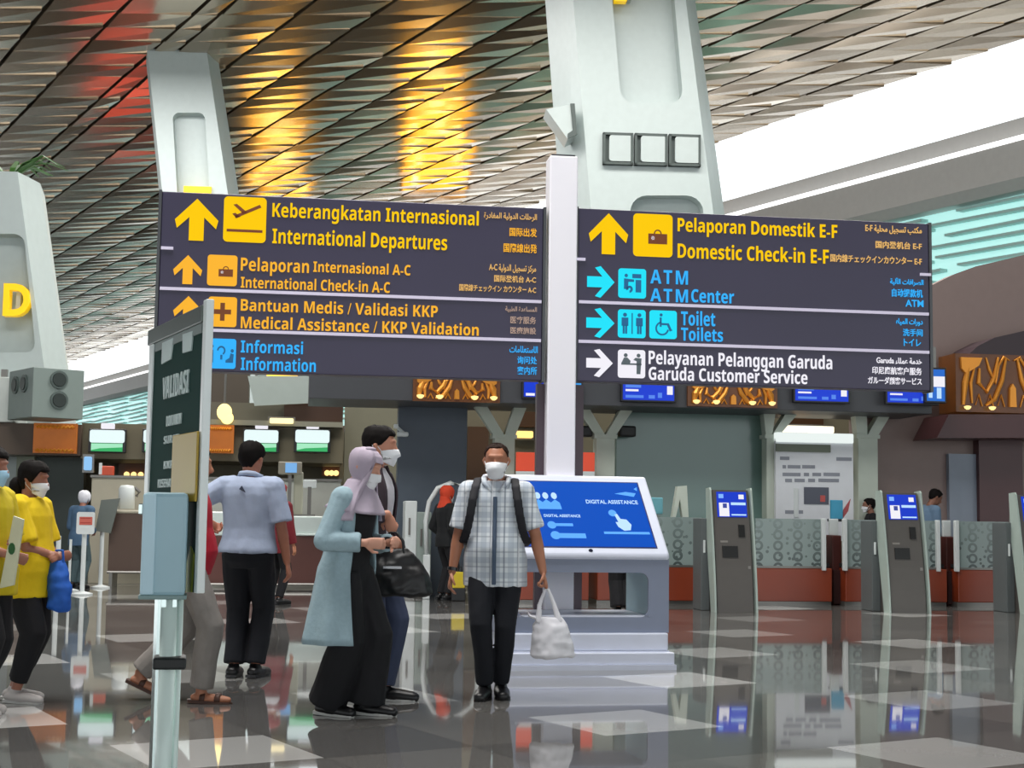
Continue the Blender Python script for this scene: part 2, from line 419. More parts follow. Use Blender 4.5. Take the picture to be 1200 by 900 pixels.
# floodlights let into the wide column, and the one on its flank
DK = mat('dark_recess', '#4a5452', 0.6); HG = mat('lamp_housing', '#b8c2c1', 0.35)
names = ['first of three square floodlights from the column flank', 'middle of the three square floodlights on the wide column', 'last of three square floodlights nearest the bright skylight']
for i, (x0, x1) in enumerate(((706, 741), (743, 781), (783, 820))):
    t = thing('floodlight', names[i], 'floodlight', cfr.o, cfr.th, 'column floodlights')
    a, z0, c, z1 = cfr.rect(x0, 157 + i, x1, 194 + i)
    b = MB(); th = .05
    for q in ((a, a+th, z0, z1), (c-th, c, z0, z1), (a, c, z0, z0+th), (a, c, z1-th, z1)): b.box(q[0], q[1], -.12, .02, q[2], q[3])
    b.build('frame', DK, t)
    b = MB(); b.box(a, c, -.03, .03, z0, z1); b.build('back_plate', DK, t)
    b = MB(); b.prism(rrect(a + .13, z0 + .07, c - .02, z1 - .05, .06), -.11, -.03); b.build('lamp_face', HG, t)
t = thing('wedge_floodlight', 'wedge shaped floodlight jutting from the flank of the wide column', 'floodlight', cfr.o, cfr.th)
pl = [cfr.uv(*p) for p in ((639, 131), (668, 125), (674, 161), (664, 166))]
b = MB(); b.prism(pl, -.2, .5); b.build('housing', HG, t)
pl = [cfr.uv(*p) for p in ((667, 125), (672, 125), (675, 161), (664, 166), (664, 160), (670, 156))]
b = MB(); b.prism(pl, -.24, -.2); b.build('rim', DK, t)

# ================================================================== WAYFINDING SIGN
D_SIGN = 12.6
sf = Frame(655, D_SIGN)
sign = thing('wayfinding_sign', 'tall white pole carrying two dark directional boards with yellow and blue lettering', 'sign', sf.o, sf.th)
PANEL = mat('sign_panel', '#36314a', 0.35, vary=0.1, scale=1.5)
SILV = mat('sign_silver', '#c9c2d6', 0.3, emit=0.25)
EDGE = mat('sign_edge', '#4d4f52', 0.35, metal=0.4)
YE = mat('lit_yellow', '#f5c400', emit=1.0); AM = mat('lit_amber', '#f4b030', emit=1.0); BL = mat('lit_blue', '#34aef8', emit=1.0)
CY = mat('lit_cyan', '#22dcf4', emit=1.0); WT = mat('lit_white', '#eceaf2', emit=1.0); AMD = mat('lit_pale_amber', '#e8b76c', emit=0.95); GRY = mat('lit_dim', '#b49a8c', emit=0.9)
INK = mat('pictogram_ink', '#7a3c0c', 0.5); INKB = mat('pictogram_ink_blue', '#0a6aa0', 0.5); INKG = mat('pictogram_ink_grey', '#5d6a70', 0.5)
def R4(x0, y0, x1, y1, y=0.0): return sf.rect(x0, y0, x1, y1, y)
xa, _, xb, zt = R4(640, 186, 673, 560)
b = MB(); b.box(xa, xb, -.11, .11, 0, zt, .012); b.build('pole', mat('white_pole', '#faf7ff', 0.3, vary=.02), sign)
b = MB(); b.box(xa - .03, xb + .03, -.14, .14, 0, .03); b.build('pole_base', EDGE, sign)
b = MB(); b.box(xa + .02, xb - .02, -.08, .08, zt, zt + .02); b.build('pole_cap', EDGE, sign)
for x0, x1, nm in ((629, 639.5, 0), (673.5, 684, 1)):
    q0, _, q1, _ = R4(x0, 475, x1, 560)
    b = MB(); b.box(q0, q1, .02, .1, 0, R4(600, 450, 700, 560)[3]); b.build('side_post', mat('plum_post', '#4c3b45', 0.4), sign)
FY = -0.085                                                           # front face of the boards
def board(x0, y0, y0b, x1, y1, y1b, label):
    u0, z0 = sf.uv(x0, y0, FY); u1, z1 = sf.uv(x1, y1, FY); _, z2 = sf.uv(x0, y0b, FY); _, z3 = sf.uv(x1, y1b, FY)
    zt, zb = (z0 + z1) / 2, (z2 + z3) / 2
    b = MB(); b.box(u0, u1, FY, -FY, zb, zt, .008); o = b.build('sign_board', PANEL, sign); o['label'] = label
    b = MB(); th = .025
    for e in (u0 - th, u1): b.box(e, e + th, FY - .01, -FY + .01, zb - .01, zt + .01)
    b.build('end_rail', EDGE, o)
    return o, u0, u1, zb, zt
LB, lu0, lu1, lzb, lzt = board(190, 225, 435, 637, 243, 445, 'board of international directions with yellow lettering')
RB, ru0, ru1, rzb, rzt = board(678, 244, 447, 1088, 262, 458, 'board of domestic directions with cyan arrows')
def divider(o, ya, yb, xa, xb, u0, u1):
    z = (sf.uv(xa, ya, FY)[1] + sf.uv(xb, yb, FY)[1]) / 2
    b = MB(); b.box(u0 + .01, u1 - .01, FY - .012, FY, z - .013, z + .013); b.build('divider', SILV, o)
divider(LB, 340, 352, 192, 637, lu0, lu1); divider(LB, 388.5, 398, 250, 636, lu0, lu1)
divider(RB, 354, 368, 679, 1087, ru0, ru1); divider(RB, 401, 412, 679, 1087, ru0, ru1)
def stub(o, px, py):
    q0, z0 = sf.uv(px, py, FY); b = MB(); b.box(q0 - .05, q0 + .05, FY - .02, FY, z0 - .012, z0 + .012); b.build('clip', SILV, o)
stub(LB, 196, 291); stub(RB, 1084, 322); stub(RB, 679, 304)
def line(o, s, x0, x1, yt, yb, m, latin=True, bold=0.012, spacing=1.0, right=None):
    u0, zb = sf.uv(x0, yb, FY); _, zt = sf.uv(x0, yt, FY); u1, _ = sf.uv(x1, yb, FY)
    return letter('lettering', s, u0, u1, zb, zt, FY - .004, m, o, bold, latin, spacing)
def rline(o, s, x0, x1, yt, yb, m, ar=False):
    """small lines set flush to the far end of the row"""
    u0, _ = sf.uv(x0, yb, FY); u1, zb = sf.uv(x1, yb, FY); _, zt = sf.uv(x1, yt, FY)
    return letter('lettering', arabic(s) if ar else s, u0, u1, zb, zt, FY - .004, m, o, 0.012, False)
def arrow(o, x0, y0, x1, y1, m, way):
    u0, z0, u1, z1 = R4(x0, y0, x1, y1, FY)
    P = [(-.17, -1), (.17, -1), (.17, .18), (.72, -.28), (1, -.28), (1, 0.05), (0, 1), (-1, .05), (-1, -.28), (-.72, -.28), (-.17, .18)]
    P = [(-.34, -1), (.34, -1), (.34, .12), (.9, -.42), (1.0, -.02), (0, 1), (-1.0, -.02), (-.9, -.42), (-.34, .12)]
    cx, cz, hx, hz = (u0 + u1) / 2, (z0 + z1) / 2, (u1 - u0) / 2, (z1 - z0) / 2
    if way == 'right': P = [(z, -x) for x, z in P]
    b = MB(); b.prism([(cx + x * hx, cz + z * hz) for x, z in P], FY - .006, FY); return b.build('arrow', m, o)
def picto(o, x0, y0, x1, y1, m):
    u0, z0, u1, z1 = R4(x0, y0, x1, y1, FY)
    b = MB(); b.prism(rrect(u0, z0, u1, z1, (u1 - u0) * .1), FY - .005, FY); p = b.build('pictogram', m, o)
    s = u1 - u0
    f = lambda x, z: (u0 + x * s, z0 + z * (z1 - z0))
    return p, f
def ink(p, f, polys, m, name='symbol'):
    b = MB()
    for q in polys: b.prism([f(*a) for a in q], FY - .009, FY - .005)
    return b.build(name, m, p)
def ring(cx, cz, r0, r1, a0, a1, n=14):
    o_ = [(cx + r1 * math.cos(R(a0 + (a1 - a0) * k / n)), cz + r1 * math.sin(R(a0 + (a1 - a0) * k / n))) for k in range(n + 1)]
    i_ = [(cx + r0 * math.cos(R(a0 + (a1 - a0) * k / n)), cz + r0 * math.sin(R(a0 + (a1 - a0) * k / n))) for k in range(n + 1)]
    return o_ + i_[::-1]
def circ(cx, cz, r): return [(cx + r * math.cos(k * math.tau / 14), cz + r * math.sin(k * math.tau / 14)) for k in range(14)]
def box2(x0, z0, x1, z1): return [(x0, z0), (x1, z0), (x1, z1), (x0, z1)]
# --- international board
arrow(LB, 205, 233, 256, 282, YE, 'up'); arrow(LB, 203, 299, 237, 333, AM, 'up'); arrow(LB, 203, 347, 238, 381, AM, 'up'); arrow(LB, 203, 397, 236, 430, BL, 'up')
p, f = picto(LB, 262, 231, 312, 284, YE)
ink(p, f, [[(.25, .58), (.28, .52), (.88, .78), (.84, .84)], [(.22, .82), (.3, .84), (.55, .66), (.46, .62)], [(.2, .62), (.27, .64), (.4, .56), (.3, .52)]], INK, 'plane')
ink(p, f, [box2(.08, .22, .92, .28)], INK, 'ground_line')
def desk(p, f):
    ink(p, f, [box2(.38, .30, .86, .54)], INK, 'suitcase'); ink(p, f, [circ(.5, .44, .05)], WT, 'tag'); ink(p, f, [ring(.62, .54, .07, .1, 0, 180)], INK, 'grip')
p, f = picto(LB, 243, 299, 278, 335, AM); desk(p, f)
p, f = picto(LB, 244, 348, 277.5, 383, AM)
ink(p, f, [[(.42, .2), (.58, .2), (.58, .42), (.8, .42), (.8, .58), (.58, .58), (.58, .8), (.42, .8), (.42, .58), (.2, .58), (.2, .42), (.42, .42)]], INK, 'cross')
p, f = picto(LB, 245, 397, 276.5, 432, BL)
ink(p, f, [box2(.06, .2, .16, .62)], INKB, 'letter_stem'); ink(p, f, [circ(.11, .74, .055)], INKB, 'letter_dot')
ink(p, f, [ring(.45, .6, .1, .16, -60, 180), box2(.42, .3, .5, .46)], INKB, 'question_mark'); ink(p, f, [[(.62, .2), (.9, .2), (.92, .48), (.8, .52), (.76, .36), (.62, .28)]], INKB, 'clerk'); ink(p, f, [circ(.86, .6, .06)], INKB, 'clerk_head')
line(LB, 'Keberangkatan Internasional', 319, 561, 238, 254, YE); line(LB, 'International Departures', 319, 524, 268, 285, YE)
line(LB, 'Pelaporan', 282, 362, 302, 317, AM); line(LB, 'Internasional A-C', 367, 481, 306.5, 318.5, AM); line(LB, 'International Check-in A-C', 282, 457, 324.5, 337, AM)
line(LB, 'Bantuan Medis / Validasi KKP', 282, 513, 350.5, 364, AM); line(LB, 'Medical Assistance / KKP Validation', 282, 561, 371, 384.5, AM)
line(LB, 'Informasi', 282, 355, 399, 413, BL); line(LB, 'Information', 282, 370, 419, 433.5, BL)
rline(LB, 'الرحلات الدولية المغادرة', 567, 629, 251, 260, AMD, True); rline(LB, '国际出发', 597, 629, 268, 278, AM); rline(LB, '国際線出発', 590, 629, 286.5, 297, AM)
rline(LB, 'مركز تسجيل الدولية A-C', 573, 628, 311, 321, AMD, True); rline(LB, '国际登机台 A-C', 579, 628, 324, 332, AMD); rline(LB, '国際線チェックイン カウンター A-C', 538, 628, 336, 344, AMD)
rline(LB, 'المساعدة الطبية', 592, 629, 360, 367, GRY, True); rline(LB, '医疗服务', 598, 628, 371.5, 380, GRY); rline(LB, '医療施設', 598, 628, 384, 392, GRY)
rline(LB, 'الاستعلامات', 597, 630, 406, 414, BL, True); rline(LB, '询问处', 606, 629, 418, 427, BL); rline(LB, '案内所', 606, 629, 430, 439.5, BL)
# --- domestic board
arrow(RB, 690, 250, 736, 298, YE, 'up'); arrow(RB, 688, 312, 720, 349, CY, 'right'); arrow(RB, 687, 361, 720, 396, CY, 'right'); arrow(RB, 687, 409, 718, 442, WT, 'right')
p, f = picto(RB, 742, 251, 788, 301, YE); desk(p, f)
p, f = picto(RB, 724.5, 315, 757, 349.5, CY)
ink(p, f, [circ(.28, .76, .06)], INKB, 'user_head'); ink(p, f, [[(.2, .3), (.34, .3), (.36, .55), (.56, .55), (.56, .63), (.2, .66)]], INKB, 'user')
ink(p, f, [box2(.5, .68, .82, .82), box2(.62, .2, .82, .62)], INKB, 'cash_machine'); ink(p, f, [ring(.4, .3, .04, .12, -90, 200)], INKB, 'coin')
p, f = picto(RB, 724, 363, 756.5, 396, CY)
for cx in (.25, .77): ink(p, f, [circ(cx, .81, .07)], INKB, 'head'); ink(p, f, [box2(cx - .12, .42, cx + .12, .71), box2(cx - .08, .14, cx - .01, .44), box2(cx + .01, .14, cx + .08, .44)], INKB, 'figure')
ink(p, f, [box2(.49, .14, .53, .88)], INKB, 'middle_line')
p, f = picto(RB, 761, 364, 793, 397, CY)
ink(p, f, [ring(.46, .36, .19, .25, 100, 350)], INKB, 'wheel'); ink(p, f, [circ(.42, .84, .055)], INKB, 'head'); ink(p, f, [[(.37, .42), (.44, .42), (.44, .48), (.64, .48), (.74, .26), (.84, .3), (.8, .34), (.7, .55), (.44, .55), (.44, .75), (.37, .75)]], INKB, 'seated_figure')
p, f = picto(RB, 724, 410, 756, 443, WT)
ink(p, f, [circ(.28, .8, .07), circ(.75, .8, .07)], INKG, 'heads'); ink(p, f, [[(.12, .52), (.44, .52), (.46, .6), (.34, .72), (.22, .72)]], INKG, 'clerk'); ink(p, f, [box2(.12, .46, .86, .52)], INKG, 'desk_top'); ink(p, f, [[(.68, .14), (.82, .14), (.86, .7), (.64, .72), (.56, .64), (.68, .6)]], INKG, 'customer')
line(RB, 'Pelaporan Domestik E-F', 794, 981, 255.5, 271, YE); line(RB, 'Domestic Check-in E-F', 794, 971, 285.5, 302, YE)
line(RB, 'ATM', 762, 806, 316, 332, BL, spacing=1.25); line(RB, 'ATM', 762, 806, 338, 353, BL, spacing=1.25); line(RB, 'Center', 810, 860, 339, 354, BL)
line(RB, 'Toilet', 798, 838, 365, 381, BL); line(RB, 'Toilets', 798, 847, 384, 399, BL)
line(RB, 'Pelayanan Pelanggan Garuda', 760, 975, 411, 426.5, WT); line(RB, 'Garuda Customer Service', 760, 946, 430, 445, WT)
rline(RB, 'مكتب تسجيل محلية E-F', 1014, 1080, 266, 276, AMD, True); rline(RB, '国内登机台 E-F', 1026, 1080, 284.5, 293, AMD); rline(RB, '国内線チェックインカウンター E-F', 973, 1080, 302, 311, AMD)
rline(RB, 'الصرافات الآلية', 1043, 1082, 327, 336, BL, True); rline(RB, '自动提款机', 1045, 1081, 339.5, 349, BL); rline(RB, 'ATM', 1061, 1082, 352, 360, BL)
rline(RB, 'دورات المياه', 1050, 1081, 374, 382.5, BL, True); rline(RB, '洗手间', 1058, 1081, 386, 394.5, BL); rline(RB, 'トイレ', 1059, 1079, 397.5, 406, BL)
rline(RB, 'خدمة عملاء Garuda', 1027, 1080, 420, 427.5, WT, True); rline(RB, '印尼鹰航客户服务', 1022, 1080, 431, 440, WT); rline(RB, 'ガルーダ顧客サービス', 1017, 1080, 443, 451.5, WT)

# ================================================================== TOUCH SCREEN KIOSK
kp = floor_at(690, 784); kf = Frame(690, kp.y, R(11))
ki = thing('information_kiosk', 'white and grey touch screen kiosk with a slanted blue screen', 'kiosk', kf.o, kf.th)
KW = mat('kiosk_white', '#d3d8e8', 0.3); KG = mat('kiosk_grey', '#7f889e', 0.35); KL = mat('kiosk_pale_teal', '#b2cfd6', 0.4)
x1b, zb = kf.uv(784, 655); x0b = x1b - 1.42; DEP = 0.75
zt = 1.56; x1 = x1b; x0 = x0b
b = MB(); b.box(x0 - .0, x1 + .03, -.12, .95, .0, .04); b.box(x0, x1 + .02, -.10, .93, .04, .135, .008); b.build('base_plinth', KW, ki)
b = MB(); b.box(x0 + .03, x1 - .01, -.05, .86, .135, .145); b.box(x0 + .03, x1 - .015, -.04, .85, .145, .285, .012); b.build('base_step', KW, ki)
# the frame around the opening
zo0, zo1 = .41, .765
b = MB(); b.box(x0, x1, 0, DEP, .285, zo0); b.box(x0, x1, 0, DEP, zo1, .87)
for a, c in ((x0, x0 + .17), (x1 - .17, x1)): b.box(a, c, 0, .03, zo0, zo1)
def corner(cx, cz, sx, sz, r=.07):
    pl = [(cx, cz)] + [(cx + sx * (r - r * math.sin(R(a))), cz + sz * (r - r * math.cos(R(a)))) for a in range(0, 91, 15)]
    return pl
for cx, sx in ((x0 + .17, 1), (x1 - .17, -1)):
    for cz, sz in ((zo0, 1), (zo1, -1)): b.prism(corner(cx, cz, sx, sz), 0.0, .03)
b.build('body_frame', KG, ki)
for a, c in ((x0, x0 + .15), (x1 - .15, x1)):
    b = MB(); b.box(a, c, .031, DEP, zo0, zo1); b.build('leg', KL, ki)
b = MB(); b.box(x0 + .16, x1 - .16, .0, DEP, zo0, zo0 + .012); b.build('shelf_lip', KW, ki)
# slanted head
b = MB(); prof = [(-.02, .87), (-.02, .915), (.69, zt), (DEP + .03, zt), (DEP + .03, .87)]
b.prism_x(prof, x0, x1); o = b.build('screen_housing', KW, ki)
md = o.modifiers.new('round', 'BEVEL'); md.width = .02; md.segments = 3
n = Vector((0, -(zt - .915), .71)).normalized(); s_up = Vector((0, .71, zt - .915)); L = s_up.length; s_up.normalize()
KM = Matrix((( 1, s_up.x, n.x, 0), (0, s_up.y, n.y, -.02), (0, s_up.z, n.z, .915), (0, 0, 0, 1)))    # local x, up the slope, out of the slope
def slab(name, polys, m, h, parent, base=0.0):
    bb = MB()
    for poly in polys:
        lo = [bb.bm.verts.new(KM @ Vector((x, y, base))) for x, y in poly]; hi = [bb.bm.verts.new(KM @ Vector((x, y, base + h))) for x, y in poly]
        bb.bm.faces.new(lo[::-1]); bb.bm.faces.new(hi)
        for i in range(len(poly)): bb.bm.faces.new((lo[i], lo[(i+1) % len(poly)], hi[(i+1) % len(poly)], hi[i]))
    return bb.build(name, m, parent)
mx0, mx1, my0, my1 = x0 + .09, x1 - .10, .08, L - .09
bz = slab('screen_bezel', [box2(mx0 - .012, my0 - .012, mx1 + .012, my1 + .012)], mat('screen_bezel', '#1a2c66', 0.3), .004, ki)
scn = slab('screen', [box2(mx0, my0, mx1, my1)], mat('kiosk_screen_blue', '#1453c0', 0.2, emit=0.92), .006, ki)
W_, H_ = mx1 - mx0, my1 - my0
sxy = lambda u, v: (mx0 + u * W_, my0 + v * H_)
SB = mat('screen_light_blue', '#5aa8ff', emit=1.0); SW = mat('screen_white', '#b9dcff', emit=1.0)
def sl(name, polys, m): return slab(name, [[sxy(*p) for p in q] for q in polys], m, .002, scn, .006)
ce = lambda x, y, rx, ry: [(x + rx * math.cos(k * math.tau / 16), y + ry * math.sin(k * math.tau / 16)) for k in range(16)]
for i, x in enumerate((.27, .325, .385)):
    sl('person_icon', [ce(x, .77, .02, .052)], SW); sl('person_icon_body', [[(x - .035, .56), (x + .035, .56), (x + .03, .66), (x, .71), (x - .03, .66)]], SB)
def kiosk_text(s, u0, u1, v, h, m):
    me = text_verts(s, .015, .02).copy(); xs = [q.co.x for q in me.vertices]; lo, hi = cap_h(.015)
    for q in me.vertices:
        X = mx0 + (u0 + (q.co.x - min(xs)) / (max(xs) - min(xs)) * (u1 - u0)) * W_; Y = my0 + (v + (q.co.y - lo) / (hi - lo) * h) * H_
        q.co = KM @ Vector((X, Y, .0085 + q.co.z * .05))
    return link('lettering', me, m, scn)
kiosk_text('DIGITAL ASSISTANCE', .60, .965, .655, .06, SW); kiosk_text('DIGITAL ASSISTANCE', .285, .535, .435, .042, SW)
sl('info_button', [ce(.325, .315, .03, .055)], SB); sl('info_bar', [box2(.35, .30, .47, .34)], SB)
sl('info_button', [ce(.335, .16, .033, .06)], SB); sl('info_bar', [box2(.36, .12, .54, .19)], SB)
sl('logo_swirl', [[(.82, .82), (.95, .775), (.97, .83), (.9, .85)], [(.965, .9), (.99, .93), (.985, .87)]], SB)
sl('finger_dot', [ce(.765, .51, .028, .05)], SB); sl('pointing_hand', [[(.775, .49), (.795, .5), (.81, .42), (.85, .41), (.875, .33), (.86, .25), (.815, .24), (.78, .3), (.77, .37), (.79, .37)]], SW)
sl('caption_line', [box2(.67, .188, .985, .222)], SB)
slab('camera_dot', [ce((mx0 + mx1) / 2 + .06, .035, .018, .016)], mat('black_lens', '#141a30', 0.2), .006, ki)

# ================================================================== CHECK-IN ISLAND (behind the kiosks)
DI = 20.9
mf = Frame(970, DI)
ORG = mat('orange_counter', '#85351a', 0.35, vary=0.15, scale=2); STEEL = mat('grey_steel', '#75736f', 0.3, metal=0.5); DRED = mat('dark_red_panel', '#4a1a14', 0.5); PALE = mat('pale_post', '#bdc6ba', 0.5)
WHP = mat('white_post', '#d8dede', 0.35)
def batik():
    m = bpy.data.materials.new('batik_glass'); m.use_nodes = True; nt = m.node_tree; b = nt.nodes['Principled BSDF']
    tc = nt.nodes.new('ShaderNodeTexCoord'); sp = nt.nodes.new('ShaderNodeSeparateXYZ'); nt.links.new(tc.outputs['Object'], sp.inputs[0])
    x = node_math(nt, 'MULTIPLY', sp.outputs[0], 3.4); z = node_math(nt, 'MULTIPLY', sp.outputs[2], 6.5)
    fx = node_math(nt, 'SUBTRACT', node_math(nt, 'FRACT', x), 0.5); fz = node_math(nt, 'SUBTRACT', node_math(nt, 'FRACT', z), 0.5)
    d = node_math(nt, 'SQRT', node_math(nt, 'ADD', node_math(nt, 'POWER', node_math(nt, 'ABSOLUTE', fx), 2.0), node_math(nt, 'MULTIPLY', node_math(nt, 'POWER', node_math(nt, 'ABSOLUTE', fz), 2.0), 0.28)))
    ringm = node_math(nt, 'MULTIPLY', node_math(nt, 'GREATER_THAN', d, 0.13), node_math(nt, 'LESS_THAN', d, 0.25))
    vo = nt.nodes.new('ShaderNodeTexVoronoi'); vo.inputs['Scale'].default_value = 11; nt.links.new(tc.outputs['Object'], vo.inputs['Vector'])
    k = node_math(nt, 'MAXIMUM', ringm, node_math(nt, 'LESS_THAN', vo.outputs['Distance'], 0.26))
    # denser towards the foot, as the etching is
    gr = nt.nodes.new('ShaderNodeMapRange'); nt.links.new(sp.outputs[2], gr.inputs[0]); gr.inputs[1].default_value = 0.5; gr.inputs[2].default_value = 1.25; gr.inputs[3].default_value = 0.85; gr.inputs[4].default_value = 0.15
    c = mixcol(nt, node_math(nt, 'MULTIPLY', k, gr.outputs[0]), '#94a5a3', '#2a3538')
    nt.links.new(c, b.inputs['Base Color']); b.inputs['Roughness'].default_value = 0.25
    b.inputs['Alpha'].default_value = 0.86
    return m
BAT = batik()
def counter(x0, x1, label, post_l=None, post_r=None, xb0=None, xb1=None, y=0.0):
    a, _, c, _ = mf.rect(x0, 607, x1, 708, y); a2 = mf.uv(xb0 or x0, 690, y)[0]; c2 = mf.uv(xb1 or x1, 690, y)[0]
    t = thing('check_in_counter', label, 'counter', mf.o, mf.th, 'orange counters of the check-in island')
    b = MB(); b.box(a2, c2, y, y + .7, .06, .53, .01); b.build('base', ORG, t)
    b = MB(); b.box(a2, c2, y + .04, y + .7, 0, .06); b.build('plinth', STEEL, t)
    b = MB(); b.box(a, c, y + .02, y + .05, .56, 1.23); b.build('etched_glass', BAT, t)
    b = MB(); b.box(a, c, y - .005, y + .08, .53, .56); b.build('glass_rail', STEEL, t)
    b = MB(); b.box(a2, c2, y + .1, y + .7, .55, .60); b.build('belt', mat('black_rubber', '#1d1d1e', 0.7), t)
    for e in (post_l, post_r):
        if e is None: continue
        q = mf.uv(e, 650, y)[0]; b = MB(); b.box(q - .03, q + .03, y - .04, y + .04, .5, 1.24, .01); b.build('post', WHP, t)
counter(700, 823, 'orange counter with etched glass beside the touch screen kiosk')
counter(886, 966, 'orange counter with etched glass under the white poster', None, 965, 886, 975)
counter(991, 1027, 'short orange counter between the dark gap and the second machine', 990, None)
counter(1085, 1099, 'narrow orange counter just past the second check-in machine', None, 1099, 1085, 1110)
counter(1123, 1188, 'orange counter with etched glass before the maroon panel', 1121, None)
counter(590, 690, 'orange counter seen through the opening of the touch screen kiosk')
# dark red weighing belt casings in the gaps
for i, (x0, x1, lb) in enumerate(((976, 989, 'dark red belt casing beside the white poster'), (1110, 1122, 'dark red belt casing next to the clerk in blue'))):
    a, _, c, _ = mf.rect(x0, 630, x1, 708, .2)
    t = thing('belt_casing', lb, 'baggage belt', mf.o, mf.th)
    b = MB(); b.box(a + .012, c - .012, .25, 1.2, 0, 1.0, .015); b.build('casing', DRED, t)
    b = MB(); b.box(a + .012, c - .012, .2, .25, .02, .5); b.build('kick_panel', mat('deep_red', '#2e0c0a', 0.5), t)
    b = MB(); b.box(a + .02, c - .02, .35, .42, 1.0, 1.24, .01); b.build('scale_display', WHP, t)

# self service machines
def machine(px0, px1, ytop, yb, label, group='self check-in machines'):
    p = floor_at((px0 + px1) / 2 + 6, yb); fr = Frame((px0 + px1) / 2 + 6, p.y)
    t = thing('check_in_machine', label, 'check-in kiosk', fr.o, fr.th, group)
    H = 1.6; D = .26; hw = .28
    MG = mat('machine_grey', '#57534f', 0.4, vary=.08); ML = mat('machine_edge', '#a9b8b0', 0.3)
    lean = lambda z: D * (z / H) ** 1.35
    b = MB(); zs = [0, .3, .6, .9, 1.2, H]
    b.prism_x([(lean(z), z) for z in zs] + [(D + .12, H), (D + .3, 1.1), (D + .3, 0)], -hw + .035, hw - .035); b.build('cabinet', MG, t)
    for s in (-1, 1):
        b = MB(); b.prism_x([(lean(z) - .045, z) for z in zs] + [(lean(H) - .02, H + .03), (D + .14, H + .02), (D + .1, 1.0), (.14, 0)], s * hw - .013, s * hw + .013); b.build('edge_fin', ML, t)
    def face(name, xa, xb, za, zb, m, h=.012, par=None, base=0.0):
        bb = MB(); q = [(xa, za), (xb, za), (xb, zb), (xa, zb)]
        v = [bb.bm.verts.new((x, lean(z) - base - h, z)) for x, z in q] + [bb.bm.verts.new((x, lean(z) - base + .03, z)) for x, z in q]
        for f in ((0,3,2,1),(4,5,6,7),(0,1,5,4),(1,2,6,5),(2,3,7,6),(3,0,4,7)): bb.bm.faces.new([v[i] for i in f])
        return bb.build(name, m, par or t)
    s = face('screen', -.19, .215, 1.24, 1.575, mat('machine_screen', '#2340c8', 0.2, emit=0.95))
    face('screen_logo', -.165, -.1, 1.49, 1.545, mat('screen_sky', '#7fb0ff', emit=1.0), .004, s, .014); face('screen_emblem', .11, .18, 1.48, 1.54, WT, .004, s, .014)
    face('screen_picture', -.165, -.03, 1.25, 1.43, WT, .004, s, .014); face('screen_headline', .0, .2, 1.40, 1.435, SW, .004, s, .014); face('screen_caption', .0, .2, 1.262, 1.28, SW, .004, s, .014)
    face('screen_bag', -.115, -.06, 1.36, 1.42, mat('bag_icon', '#4450a0', emit=.9), .003, s, .019)
    BK = mat('black_slot', '#171716', 0.3)
    face('card_reader', .085, .165, .98, 1.14, BK, .02); face('printer_slot', -.15, .06, .71, .86, BK, .015); face('name_plate', -.17, -.07, .905, .93, mat('name_plate', '#86827c', .4), .006)
    face('door_lock', .19, .225, .56, .6, mat('lock_grey', '#82807c', 0.4), .01)
    b = MB(); b.box(-hw - .09, -hw + .03, .35, .75, 0, 1.22, .01); o = b.build('side_cabinet', mat('slate_cabinet', '#5b6162', .45), t)
    b = MB(); b.box(-hw - .06, -hw - .03, .335, .36, .76, .93, .008); b.build('cabinet_handle', WHP, o)
machine(832, 880, 575, 717.5, 'grey check-in machine with blue screen closest to the touch screen kiosk')
machine(1035, 1081, 575, 718.5, 'grey check-in machine with blue screen beside the clerk in blue')
machine(1194, 1240, 575, 720, 'check-in machine cut off by the picture edge beyond the maroon panel')

# fascia of the island with its panels and screens
FZ0, FZ1 = 2.93, 3.85
fi = Frame(800, 21.6)
def frect(x0, y0, x1, y1, y=0): return fi.rect(x0, y0, x1, y1, y)
SLATE = mat('slate_fascia', '#43454a', 0.45); MAR = mat('maroon_panel', '#4f3032', 0.4); BRN = mat('taupe_wall', '#8c7974', 0.5)
a, _, c, _ = frect(362, 440, 1092, 476)
zb = frect(700, 440, 800, 476.5)[1]
b = MB(); b.box(a, c, 0, 1.6, zb, zb + 1.0, .01); o = b.build('beam_fascia', SLATE); o.location = fi.o; o.rotation_euler = (0, 0, fi.th); tag(o, kind='structure')
def panel(name, x0, y0, x1, y1, y, d, m, label=None, cat=None, to_floor=False, struct=True, group=None):
    a, z0, c, z1 = frect(x0, y0, x1, y1, y)
    if to_floor: z0 = 0
    b = MB(); b.box(a, c, y, y + d, z0, z1); o = b.build(name, m); o.location = fi.o; o.rotation_euler = (0, 0, fi.th)
    return tag(o, label, cat, group, 'structure' if struct else None)
panel('wall_slate', 465, 474, 546, 700, 1.2, .3, mat('slate_blue_wall', '#505a66', .45), to_floor=True)
panel('wall_teal', 722, 474, 896, 700, 1.2, .12, mat('teal_glass_wall', '#6e8a85', .15, vary=.12, scale=.6), to_floor=True)
panel('wall_back_screen', 468, 474, 1200, 700, 4.2, .2, mat('olive_back', '#6f6955', .5), to_floor=True)
